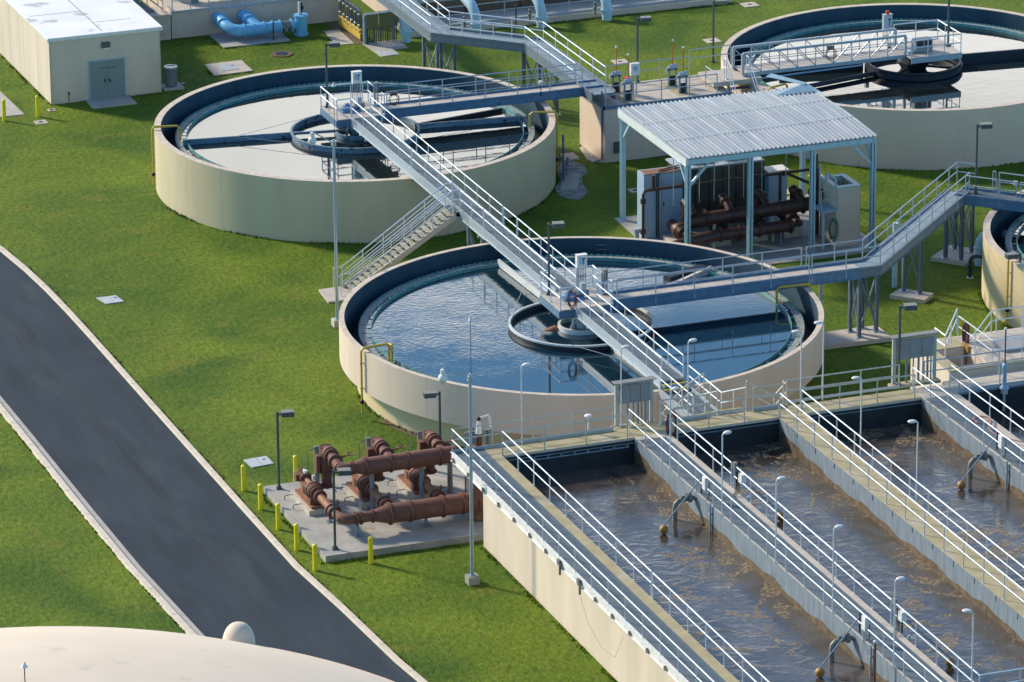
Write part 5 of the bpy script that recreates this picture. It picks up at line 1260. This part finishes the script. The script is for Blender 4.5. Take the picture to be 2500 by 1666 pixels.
MB().tube((0, 0, 0), (0, 0, .05), .62, 32).build('frame', 'soil', t); MB().tube((0, 0, .05), (0, 0, .065), .36, 28).build('cover', 'glass', t)
def smallpad(x, y, label, s=.36, rot=0.):
    c, n_ = math.cos(rot), math.sin(rot)
    t = thing('valve_cover', label, 'valve cover', 'small square concrete valve covers', (x, y, 0))
    MB().box(-s, -s, 0, s, s, .04).build('collar', 'conc2', t, False); MB().tube((0, 0, .04), (0, 0, .05), .12, 14).build('cover', 'black', t); t.rotation_euler = (0, 0, rot); return t
for x, y, lb, s_2 in ((-12.6, 48.85, 'small square valve cover before the bollards at the left', .33), (-11.45, 50.85, 'small valve cover at the corner of the white roofed building', .2), (27.35, 50.0, 'small square valve cover on the lawn at the lamp post beyond the concrete box', .42), (20.9, 48.0, 'small square valve cover on the lawn behind the white gauge box', .42), (32.3, 56.2, 'small square valve cover on the far lawn at the top of the picture', .45),
                      (14.6, 27.6, 'small square valve cover on the lawn at the back left canopy post', .33), (12.9, 25.6, 'small square valve cover on the lawn left of the canopy', .33), (22.6, 24.3, 'small square valve cover on the lawn right behind the canopy', .36)):
    smallpad(x, y, lb, s_2)
pad([(-14.4, 50.6), (-13.05, 50.6), (-13.15, 55.6), (-14.6, 58)], 'grey slab at the left picture edge', .04, 'gutter')
pad([(.96, 59.0), (4.95, 59.0), (4.95, 61.95), (.98, 61.95)], 'blue grey slab under the bright blue pipes', .05, 'gutter')
pad([(7.1, 57.15), (8.15, 57.05), (8.25, 60.1), (7.35, 60.15)], 'narrow pale slab between the bright blue pipes and the purple pipes', .04)
pad([(8.6, 56.6), (8.65, 55.1), (9.8, 55.1), (10.7, 55.15), (10.7, 56.9), (8.6, 56.9)], 'grey slab below the olive electrical panels', .05, 'gutter')
pad([(8.72, 53.96), (9.82, 54.05), (9.8, 55.09), (8.67, 55.08)], 'small pale slab in front of the olive electrical panels', .045, 'alu')
# beside tank 1 (right)
pad([(11.25, 31.62), (12.14, 31.67), (12.17, 32.7), (11.44, 32.68)], 'small raised slab right of the pale water tank', .12)
o = MB().slab([(9.2, 27.6), (8.9, 26.3), (9.1, 25.8), (9.58, 25.16), (10.1, 25.7), (10.6, 26.5), (10.75, 27.6), (11.16, 28.85), (11.75, 29.41), (12.0, 30.62), (11.75, 31.5), (11.25, 31.9), (10.3, 30.2), (9.9, 28.6)], 0, .025).build('gravel_patch', 'gravel', None, False); tag(o, 'patch of grey gravel right of the pale water tank', 'gravel', kind='stuff')
pad([(9.27, 27.01), (10.11, 26.67), (11.21, 29.19), (10.47, 29.75)], 'grey slab on the gravel patch right of the pale water tank', .10, 'gutter')
t = thing('pipe_rack', 'bundle of blue purple pipes against the right wall of the pale water tank', 'pipes')
m = MB()
for i in range(7): m.tube((9.95+.16*i, 28.35+.42*i, .1), (9.95+.16*i, 28.35+.42*i, 1.5+.2*(i % 3)), .06, 8)
m.build('pipe', 'purple', t); m = MB()
for i in range(6): m.ball((10.1+.16*i, 28.2+.4*i, .5+.15*(i % 2)), .1, 8).box(9.95+.16*i, 28.15+.4*i, .5, 10.35+.16*i, 28.25+.4*i, .56)
m.build('valve', 'post', t)

# ------------------------------------------------------------ buildings and pipes along the top
wb = thing('concrete_basin', 'long low beige concrete wall with deck behind the bright blue pipes', 'concrete structure')
MB().box(-1.2, 62.0, 0, 8.9, 70, 1.62).build('wall', 'beige', wb, False)
MB().box(-1.25, 61.93, 1.5, 8.95, 61.999, 1.64).build('edge_channel', 'galv', wb, False)
MB().box(-1.2, 62, 1.621, 8.9, 70, 1.64).build('deck', 'conc2', wb, False)
railing([(-1.15, 62.0, 1.64), (8.7, 62.0, 1.64)], wb, 'galv', step=1.1, foot=.3)
t = thing('overhead_pipe', 'thick pale grey blue pipe along the top edge above the low wall', 'pipe')
MB().path([(-.4, 66, 2.35), (-.4, 64.2, 2.35), (-.1, 63.6, 2.35), (.6, 63.3, 2.35), (9.0, 63.3, 2.35)], .38, 20).build('pipe', 'paleblue', t)
MB().flange((1.15, 63.3, 2.35), (1, 0, 0), .47, .1, 14).flange((1.75, 63.3, 2.35), (1, 0, 0), .47, .1, 14).build('flange', 'white', t); MB().tube((1.2, 63.3, 2.35), (1.7, 63.3, 2.35), .40, 20).build('sleeve', 'bronze', t)
for x in (.6, 3.0, 6.6): MB().box(x-.15, 63.1, 1.64, x+.15, 63.5, 2.0).build('saddle', 'post', t, False)
s_ = thing('staircase', 'steel stair with handrails rising behind the white roofed building', 'staircase')
MB().bar((-4.2, 63.0, 3.3), (-1.5, 62.6, .9), .06, .3).bar((-4.2, 63.9, 3.3), (-1.5, 63.5, .9), .06, .3).build('stringer', 'post', s_, False)
for i in range(9): f = i/9; MB().box(-4.1+2.6*f, 62.7, 3.2-2.3*f, -3.85+2.6*f, 63.8, 3.24-2.3*f).build('tread', 'ochre', s_, False)
for y in (62.7, 63.7): railing([(-4.3, y, 3.4), (-1.5, y, 1.0)], s_, 'galv', step=1.2)
MB().box(-2.6, 61.9, 0, -1.3, 64, 1.5).build('landing', 'rim', s_, False)
# bright blue pipes
t = thing('blue_pipe', 'bright blue pipe assembly with two wall branches and a valve tee on a slab', 'pipe')
r_ = .33; zc = .62; yc = 60.05
MB().path([(1.5, 62.0, 1.0), (1.55, 61.4, .95), (1.65, 60.8, .8), (1.85, 60.35, .68), (2.2, 60.1, zc), (2.6, yc, zc), (4.7, yc, zc)], r_, 20).build('pipe', 'blue', t)
MB().path([(3.05, 62.0, 1.0), (3.1, 61.3, .95), (3.25, 60.7, .8), (3.5, 60.2, zc)], r_*.95, 18).build('branch', 'blue', t)
MB().tube((4.65, yc, zc), (5.6, yc, zc), .27, 18).build('stub', 'blue', t)
MB().lathe([(.42, 0), (.42, .08), (.36, .1), (.36, 1.05), (.42, 1.07), (.42, 1.2), (.02, 1.22)], (5.95, yc), 24).build('tee', 'blue', t)
m = MB()
for p, d_ in (((1.52, 61.6, .97), (0, 1, .1)), ((1.6, 61.0, .86), (.1, 1, .2)), ((2.5, yc, zc), (1, 0, 0)), ((3.05, yc, zc), (1, 0, 0)), ((3.7, yc, zc), (1, 0, 0)), ((3.08, 61.6, .97), (0, 1, .1)), ((3.15, 61.0, .88), (.1, 1, .2)), ((4.2, yc, zc), (1, 0, 0)), ((4.66, yc, zc), (1, 0, 0)), ((5.35, yc, zc), (1, 0, 0))):
    m.flange(p, d_, .40, .07, 12)
m.build('flange', 'blue', t); MB().tube((4.72, yc, zc), (5.28, yc, zc), .3, 14).ball((4.95, yc-.3, .45), .14, 10).build('valve', 'lamphead', t)
MB().box(5.78, yc-.1, 1.22, 5.98, yc+.1, 1.3).box(5.80, yc-.05, 1.3, 5.92, yc+.05, 1.95).build('actuator', 'white', t, False); MB().ball((6.02, yc, 1.6), .12, 8).tube((6.0, yc, 1.3), (6.0, yc, 1.9), .05, 8).build('actuator_gear', 'black', t)
o = MB().tube((4.05, 59.35, 0), (4.05, 59.35, 1.15), .05, 10).build('post', 'bronze'); tag(o, 'dark green post in front of the bright blue pipe', 'post')
# yellow frame, purple pipes, olive panels
t = thing('pipe_gantry', 'yellow steel frame at the top edge left of the grey walkway', 'frame')
MB().box(8.95, 61.2, 0, 9.25, 61.6, 2.2).box(8.95, 61.2, 2.0, 12.4, 61.5, 2.2).box(8.95, 61.2, 2.35, 12.4, 61.5, 2.5).box(8.95, 61.2, 2.7, 12.4, 61.5, 2.9).build('frame', 'ochre', t, False)
t = thing('pipe_rack', 'row of thin purple upright pipes with white joints on a yellow rail', 'pipes')
m = MB(); mw = MB(); mp = MB()
for i in range(6):
    y = 60.6-.62*i; x = 8.5-.0*i+.02*i; m.tube((x, y, .15), (x, y, 1.9-.02*i), .045, 8)
    mp.ball((x, y, .95), .08, 8).ball((x, y, .6), .08, 8).ball((x, y, 1.6), .07, 8)
mw.bar((8.5, 60.8, .7), (8.6, 57.2, .7), .16, .10); mw.bar((8.5, 60.8, .35), (8.6, 57.2, .35), .10, .35)
m.bar((8.5, 60.8, 1.9), (8.6, 57.2, 1.9), .06, .06); m.build('pipe', 'purple', t); mw.build('rail', 'ochre', t, False); mp.build('joint', 'alu', t)
o = MB().slab([(7.9, 62), (9.0, 62), (8.8, 57.0), (8.25, 56.9), (8.2, 59)], 0, .012).build('bare_soil', 'soil', None, False); tag(o, 'strip of bare brown soil under the purple pipes', 'soil', kind='stuff')
t = thing('electrical_rack', 'pair of olive electrical panels on dark legs beside the grey walkway', 'electrical panel')
MB().box(8.75, 56.6, .95, 9.45, 56.8, 1.75).box(9.55, 56.6, .95, 10.65, 56.8, 1.78).build('cabinet', 'olive', t, False)
MB().box(8.62, 56.6, 0, 8.75, 56.9, 1.75).box(8.7, 56.55, 1.76, 9.5, 56.95, 1.80).box(9.5, 56.55, 1.79, 10.7, 56.95, 1.83).build('frame', 'post', t, False)
m = MB()
for i in range(14): m.tube((8.85+.135*i, 56.75, .05), (8.85+.135*i, 56.75, .95), .03+.02*(i % 3 == 0), 7)
m.build('conduit', 'bronze', t)
# low kerbed platform with pale blue elbows
kp = thing('kerbed_platform', 'low beige kerbed platform with railing and dark recess along the top edge', 'concrete structure')
MB().box(11.5, 57.05, 0, 31.5, 57.35, .35).build('kerb_wall', 'beige_far', kp, False)
MB().box(11.5, 57.35, 0, 31.2, 60.0, .2).build('floor', 'gutter', kp, False)
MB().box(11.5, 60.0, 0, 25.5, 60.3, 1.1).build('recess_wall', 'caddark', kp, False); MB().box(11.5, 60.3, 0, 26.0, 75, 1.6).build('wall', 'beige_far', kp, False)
MB().add([(11.5, 60.0, 1.1), (25.5, 60.0, 1.1), (25.5, 66, 3.2), (11.5, 66, 3.2)], [(0, 1, 2, 3)]).build('sloping_wall', 'beige_far', kp, False)
MB().box(25.5, 60.5, 0, 31, 62, 1.6).build('side_wall', 'gutter', kp, False)
railing([(11.5, 57.55, .35), (27.5, 57.55, .35)], kp, 'galv', step=1.9)
MB().bar((11.5, 57.32, .42), (31.2, 57.32, .42), .12, .12).build('channel', 'galv', kp, False)
for x in (12.6, 16.0, 19.4): MB().slab([(x, 59.9), (x+1.7, 59.9), (x+1.7, 59.99), (x, 59.99)], .2, 1.05).build('opening', 'soil', kp, False)
for i, x in enumerate((11.05, 15.35, 19.35, 23.4)):
    t = thing('elbow_pipe', ['leftmost', 'second', 'third', 'rightmost'][i]+' pale blue elbow pipe coming down to the lawn at the top edge', 'pipe', 'pale blue elbow pipes', (x, 56.4, 0))
    MB().path([(0, 0, 0), (0, 0, .55), (-.02, .02, .95), (-.05, .2, 1.3), (-.1, .55, 1.6), (-.25, 1.5, 1.9), (-1.0, 6.5, 3.4)], .29, 20).build('pipe', 'paleblue', t)
    MB().ring((0,0), .28, .37, .50, .64, 24).ring((0,0), .28, .34, .40, .5, 24).build('collar', 'paleblue', t)
    MB().ball((-.65, .2, .75), .12, 8).box(-.72, .15, .3, -.6, .27, .95).ball((-.65, .2, 1.0), .1, 8).tube((-.75, .0, 0), (-.75, .0, .4), .025, 6).tube((-.55, .0, 0), (-.55, .0, .4), .025, 6).build('air_valve', 'lamphead', t)
for i, x in enumerate((13.6, 17.7)):
    o = MB().tube((0, 0, 0), (0, 0, 1.4), .05, 8).build('post', 'bronze'); o.location = (x+.2, 56.75, 0); tag(o, ('left' if i == 0 else 'right')+' dark green post at the kerbed platform', 'post')
s_ = thing('staircase', 'low pale steel stair at the right end of the kerbed platform', 'staircase')
for k_ in range(5): MB().bar((25.2, 57.8+.2*k_, .9), (28.5, 57.8+.2*k_, 1.9), .04, .04).build('handrail', 'galv', s_, False)

# right edge: elbow beside tank 4
t = thing('elbow_pipe', 'pale blue elbow pipe entering the tank at the right edge', 'pipe', None, (24.25, 8.1, 0))
MB().path([(0, 0, 0), (0, 0, .95), (.03, -.02, 1.25), (.14, -.1, 1.5), (.34, -.25, 1.66), (.6, -.42, 1.7), (1.4, -1.2, 1.7)], .23, 20).build('pipe', 'paleblue', t)
MB().ring((0, 0), .23, .30, .86, .95, 24).build('collar', 'paleblue', t)
t = thing('small_pipe', 'black brown bent pipe before the pale blue elbow at the right edge', 'pipe', None, (23.0, 6.5, 0))
MB().path([(0, 0, 0), (0, 0, .85), (.03, -.01, 1.0), (.13, -.05, 1.08), (.3, -.1, 1.1), (1.3, -.6, 1.1)], .09, 12).build('pipe', 'darkrig', t); MB().tube((0, 0, 0), (0, 0, .03), .17, 14).build('base_flange', 'white', t)

o = MB()
for zz_ in (2.95, 2.72): o.path([(4.62, 9.93, zz_), (4.58, 9.80, zz_), (5.02, 9.60, zz_), (5.06, 9.72, zz_)], .02, 6)
tag(o.build('wall_rungs', 'lamphead'), 'pair of small step rungs on the navy far wall of the rippled blue tank', 'rungs')
for px_, py_, lb_ in ((10.15, 32.12, 'small white sensor head on the railing of the walkway to the pale water tank'), (25.7, 7.2, 'small white sensor head on the railing at the tank at the right edge')):
    t = thing('flow_sensor', lb_, 'sensor', None, (px_, py_, Z)); MB().tube((0, 0, -.1), (0, 0, .5), .025, 6).build('stem', 'black', t); MB().lathe([(.02, .5), (.1, .52), (.12, .62), (.12, .72), (.02, .76)], (0, 0), 14).build('head', 'white', t)
def tufts():
    rnd = random.Random(3); vs = []; fs = []
    def blade(x, y, h, w):
        a = rnd.uniform(0, PI); dx, dy = math.cos(a)*w, math.sin(a)*w; lx, ly = rnd.uniform(-.5, .5)*h, rnd.uniform(-.5, .5)*h
        o = len(vs); vs.extend([(x-dx, y-dy, 0), (x+dx, y+dy, 0), (x+lx, y+ly, h)]); fs.append((o, o+1, o+2))
    def along(line, d, dens, hh_=.10):
        L_ = [Vector(p) for p in line]
        for a, b in zip(L_[:-1], L_[1:]):
            t_ = (b-a); n_ = Vector((-t_.y, t_.x)).normalized(); k = int(t_.length*dens)
            for _ in range(k):
                q = a+t_*rnd.random()+n_*(d+abs(rnd.gauss(0, .09))*(1 if d >= 0 else -1)); 
                dens_n = math.sin(q.x*3.1+q.y*2.3)+math.sin(q.y*1.3-q.x*.7)
                if rnd.random() < .45+.3*dens_n: blade(q.x, q.y, rnd.uniform(.4, 1.2)*hh_, .035)
    along([p for p in E_in if -48 < p[1] < 30], .25, 60); along([p for p in off(W_in, -.66) if -40 < p[1] < 12], -.0, 60)
    def circ_(c, r, a0, a1, dens):
        along([(c[0]+r*math.cos(R(a)), c[1]+r*math.sin(R(a))) for a in range(a1, a0-1, -3)], .0, dens, .12)
    circ_(T1, 10.47, 180, 345, 50); circ_(T2, 10.47, 150, 215, 50); circ_(T3, 10.47, 200, 280, 40); circ_(T4, 10.47, 150, 200, 40)
    for P_ in ([(-18.36, -8.5), (-18.36, -17.42), (-11.5, -17.5)], [(-11.5, -17.6), (-11.5, -18.1), (-11.5, -55)], [(-11.2, 62), (-11.2, 51.85), (-4.8, 51.85)], [(11.5, 57.0), (31.5, 57.0)], [(13.1, 34), (13.1, 30.6), (20.4, 30.6)], [(.9, 61), (.9, 58.95), (5, 58.95)], [(-1.2, 56.2), (-1.25, 53.8), (1.1, 53.9)]):
        along([(x, y) for x, y in P_], -.03, 45, .11)
    me = bpy.data.meshes.new('grass_tufts'); me.from_pydata(vs, [], fs); o = bpy.data.objects.new('grass_tufts', me); C.objects.link(o); me.materials.append(M['grass'])
    tag(o, 'ragged grass blades along kerbs, slabs and wall feet', 'grass', kind='stuff')
tufts()
# weeds/soil at wall feet
o = MB().ring((0,0), 10.44, 10.75, -.01, .012, 90, R(190), R(250)).build('bare_soil', 'soil'); tag(o, 'thin strip of bare brown soil at the foot of the rippled blue tank', 'soil', kind='stuff')

# ------------------------------------------------------------ domed tank, bottom left
dm = thing('domed_tank', 'cream coloured dome roof of a storage tank filling the lower left corner', 'storage tank')
S_, zap, cx_, cy_ = 34., 16., -43.5, -63.25
prof = []
for i in range(41):
    a = R(29)*(1-i/40); prof.append((max(.001, S_*math.sin(a)), zap-S_+S_*math.cos(a)))
MB().lathe(prof, (cx_, cy_), 160).build('dome', 'dome', dm)
MB().ring((cx_, cy_), prof[0][0]-.4, prof[0][0]+.15, 0, prof[0][1], 120).build('wall', 'beige', dm)
def dz(x, y): return zap-S_+math.sqrt(S_*S_-(x-cx_)**2-(y-cy_)**2)
ex, ey = -32.35, -50.75
t = MB(); pr = []
for i in range(15):
    a = PI/2*i/14; pr.append((max(.001, .58*math.cos(a)**.8 if i < 14 else .001), .82*math.sin(a)))
t.lathe([(.60, -.5)]+[(r, z) for r, z in pr], (0, 0), 40); o = t.build('vent_cap', 'dome', dm, True, 60); o.location = (ex, ey, dz(ex, ey)-.02); o.rotation_euler = (R(-6), R(4), 0)
ox, oy = -42.6, -61.0
t = thing('sensor_mast', 'tiny white capped rod standing on the cream dome at the bottom left', 'mast', None, (ox, oy, dz(ox, oy)))
MB().tube((0, 0, -.1), (0, 0, .52), .018, 8).build('rod', 'black', t); MB().lathe([(.02, .5), (.12, .53), (.07, .60), (.03, .68), (.001, .70)], (0, 0), 16).build('cap', 'white', t)

# ------------------------------------------------------------ sky, sun, camera
SUN_AZ, SUN_EL = 128., 30.          # azimuth counter-clockwise from +x
sx, sy_, sz_ = math.cos(R(SUN_AZ))*math.cos(R(SUN_EL)), math.sin(R(SUN_AZ))*math.cos(R(SUN_EL)), math.sin(R(SUN_EL))
W = bpy.data.worlds.new('World'); bpy.context.scene.world = W; W.use_nodes = True
nt = W.node_tree; N = nt.nodes; L = nt.links; N.clear()
sky = N.new('ShaderNodeTexSky'); sky.sky_type = 'NISHITA'; sky.sun_disc = False
sky.sun_elevation = R(SUN_EL); sky.sun_rotation = R(90-SUN_AZ); sky.dust_density = .6; sky.ozone_density = 3.; sky.air_density = 1.0
tn = N.new('ShaderNodeMix'); tn.data_type = 'RGBA'; tn.blend_type = 'MULTIPLY'; tn.inputs[0].default_value = 1.; L.new(sky.outputs[0], tn.inputs[6])
tc0 = N.new('ShaderNodeTexCoord'); sp0 = N.new('ShaderNodeSeparateXYZ'); L.new(tc0.outputs['Generated'], sp0.inputs[0])
tr_ = N.new('ShaderNodeValToRGB'); L.new(sp0.outputs['Z'], tr_.inputs[0]); tr_.color_ramp.elements[0].position = .30; tr_.color_ramp.elements[1].position = .62
tr_.color_ramp.elements[0].color = (.66, 1.0, 1.08, 1); tr_.color_ramp.elements[1].color = (.92, .93, .96, 1); L.new(tr_.outputs[0], tn.inputs[7])
b1 = N.new('ShaderNodeBackground'); b1.inputs[1].default_value = .15; L.new(tn.outputs[2], b1.inputs[0])
b2 = N.new('ShaderNodeBackground'); b2.inputs[0].default_value = (1.0, .985, .95, 1); b2.inputs[1].default_value = 2.3
tc = N.new('ShaderNodeTexCoord'); sp = N.new('ShaderNodeSeparateXYZ'); L.new(tc.outputs['Generated'], sp.inputs[0])
nz = N.new('ShaderNodeTexNoise'); nz.inputs['Scale'].default_value = 5.; nz.inputs['Detail'].default_value = 6; L.new(tc.outputs['Generated'], nz.inputs['Vector'])
def mth(op, a, b, c=None):
    x = N.new('ShaderNodeMath'); x.operation = op
    for i, v in enumerate((a, b, c)):
        if v is None: continue
        if isinstance(v, (int, float)): x.inputs[i].default_value = v
        else: L.new(v, x.inputs[i])
    return x.outputs[0]
zz = mth('MULTIPLY_ADD', mth('SUBTRACT', nz.outputs['Fac'], .5), .02, sp.outputs['Z'])
mr = N.new('ShaderNodeMapRange'); mr.interpolation_type = 'SMOOTHSTEP'; L.new(zz, mr.inputs[0])
mr.inputs[1].default_value = .308; mr.inputs[2].default_value = .330; mr.inputs[3].default_value = 1.; mr.inputs[4].default_value = 0.
# cloud bank sits in the part of the sky beyond the plant
az = R(69.76); dt = mth('ADD', mth('MULTIPLY', sp.outputs['X'], math.cos(az)), mth('MULTIPLY', sp.outputs['Y'], math.sin(az)))
m2_ = N.new('ShaderNodeMapRange'); m2_.interpolation_type = 'SMOOTHSTEP'; L.new(dt, m2_.inputs[0]); m2_.inputs[1].default_value = .72; m2_.inputs[2].default_value = .90
fac = mth('MULTIPLY', mr.outputs[0], m2_.outputs[0])
# thin scattered cloud higher up
nz2 = N.new('ShaderNodeTexNoise'); nz2.inputs['Scale'].default_value = 9.; nz2.inputs['Detail'].default_value = 7; L.new(tc.outputs['Generated'], nz2.inputs['Vector'])
m3_ = N.new('ShaderNodeMapRange'); L.new(nz2.outputs['Fac'], m3_.inputs[0]); m3_.inputs[1].default_value = .5; m3_.inputs[2].default_value = .8; m3_.inputs[4].default_value = .05
fac = mth('MAXIMUM', fac, mth('MULTIPLY', m3_.outputs[0], mth('GREATER_THAN', sp.outputs['Z'], 0.)))
nz3 = N.new('ShaderNodeTexNoise'); nz3.inputs['Scale'].default_value = 14.; nz3.inputs['Detail'].default_value = 5
mp3 = N.new('ShaderNodeMapping'); mp3.inputs['Scale'].default_value = (1, 1, 4); L.new(tc.outputs['Generated'], mp3.inputs[0]); L.new(mp3.outputs[0], nz3.inputs['Vector'])
m4_ = N.new('ShaderNodeMapRange'); L.new(nz3.outputs['Fac'], m4_.inputs[0]); m4_.inputs[1].default_value = .35; m4_.inputs[2].default_value = .65; m4_.inputs[3].default_value = 1.45; m4_.inputs[4].default_value = 2.2; L.new(m4_.outputs[0], b2.inputs[1])
ms = N.new('ShaderNodeMixShader'); L.new(fac, ms.inputs[0]); L.new(b1.outputs[0], ms.inputs[1]); L.new(b2.outputs[0], ms.inputs[2])
wo = N.new('ShaderNodeOutputWorld'); L.new(ms.outputs[0], wo.inputs[0])
sl = bpy.data.lights.new('sun', 'SUN'); sl.energy = 4.1; sl.angle = R(6.); sl.color = (1., .84, .64)
so = bpy.data.objects.new('sun', sl); C.objects.link(so); so.rotation_euler = Vector((sx, sy_, sz_)).to_track_quat('Z', 'Y').to_euler()

f, p, H, yaw, roll = 12231.348, .340181544, 79.46086, .353309274, -.00813695
cam = bpy.data.cameras.new('camera'); co = bpy.data.objects.new('camera', cam); C.objects.link(co)
cam.sensor_width = 36; cam.lens = f/2500*36; cam.clip_start = 1; cam.clip_end = 3000
Rt = Vector((math.cos(yaw), -math.sin(yaw), 0)); Fh = Vector((math.sin(yaw), math.cos(yaw), 0))
F_ = Fh*math.cos(p)-Vector((0, 0, 1))*math.sin(p); D_ = -Fh*math.sin(p)-Vector((0, 0, 1))*math.cos(p)
R2 = Rt*math.cos(roll)-D_*math.sin(roll); D2 = Rt*math.sin(roll)+D_*math.cos(roll)
mtx = Matrix((R2, -D2, -F_)).transposed().to_4x4(); mtx.translation = Vector((-78.875, -204.5756, H)); co.matrix_world = mtx
S = bpy.context.scene; S.camera = co
S.view_settings.view_transform = 'Standard'; S.view_settings.look = 'None'; S.view_settings.gamma = 1; S.view_settings.exposure = .42
S.render.resolution_x = 1024; S.render.resolution_y = 682
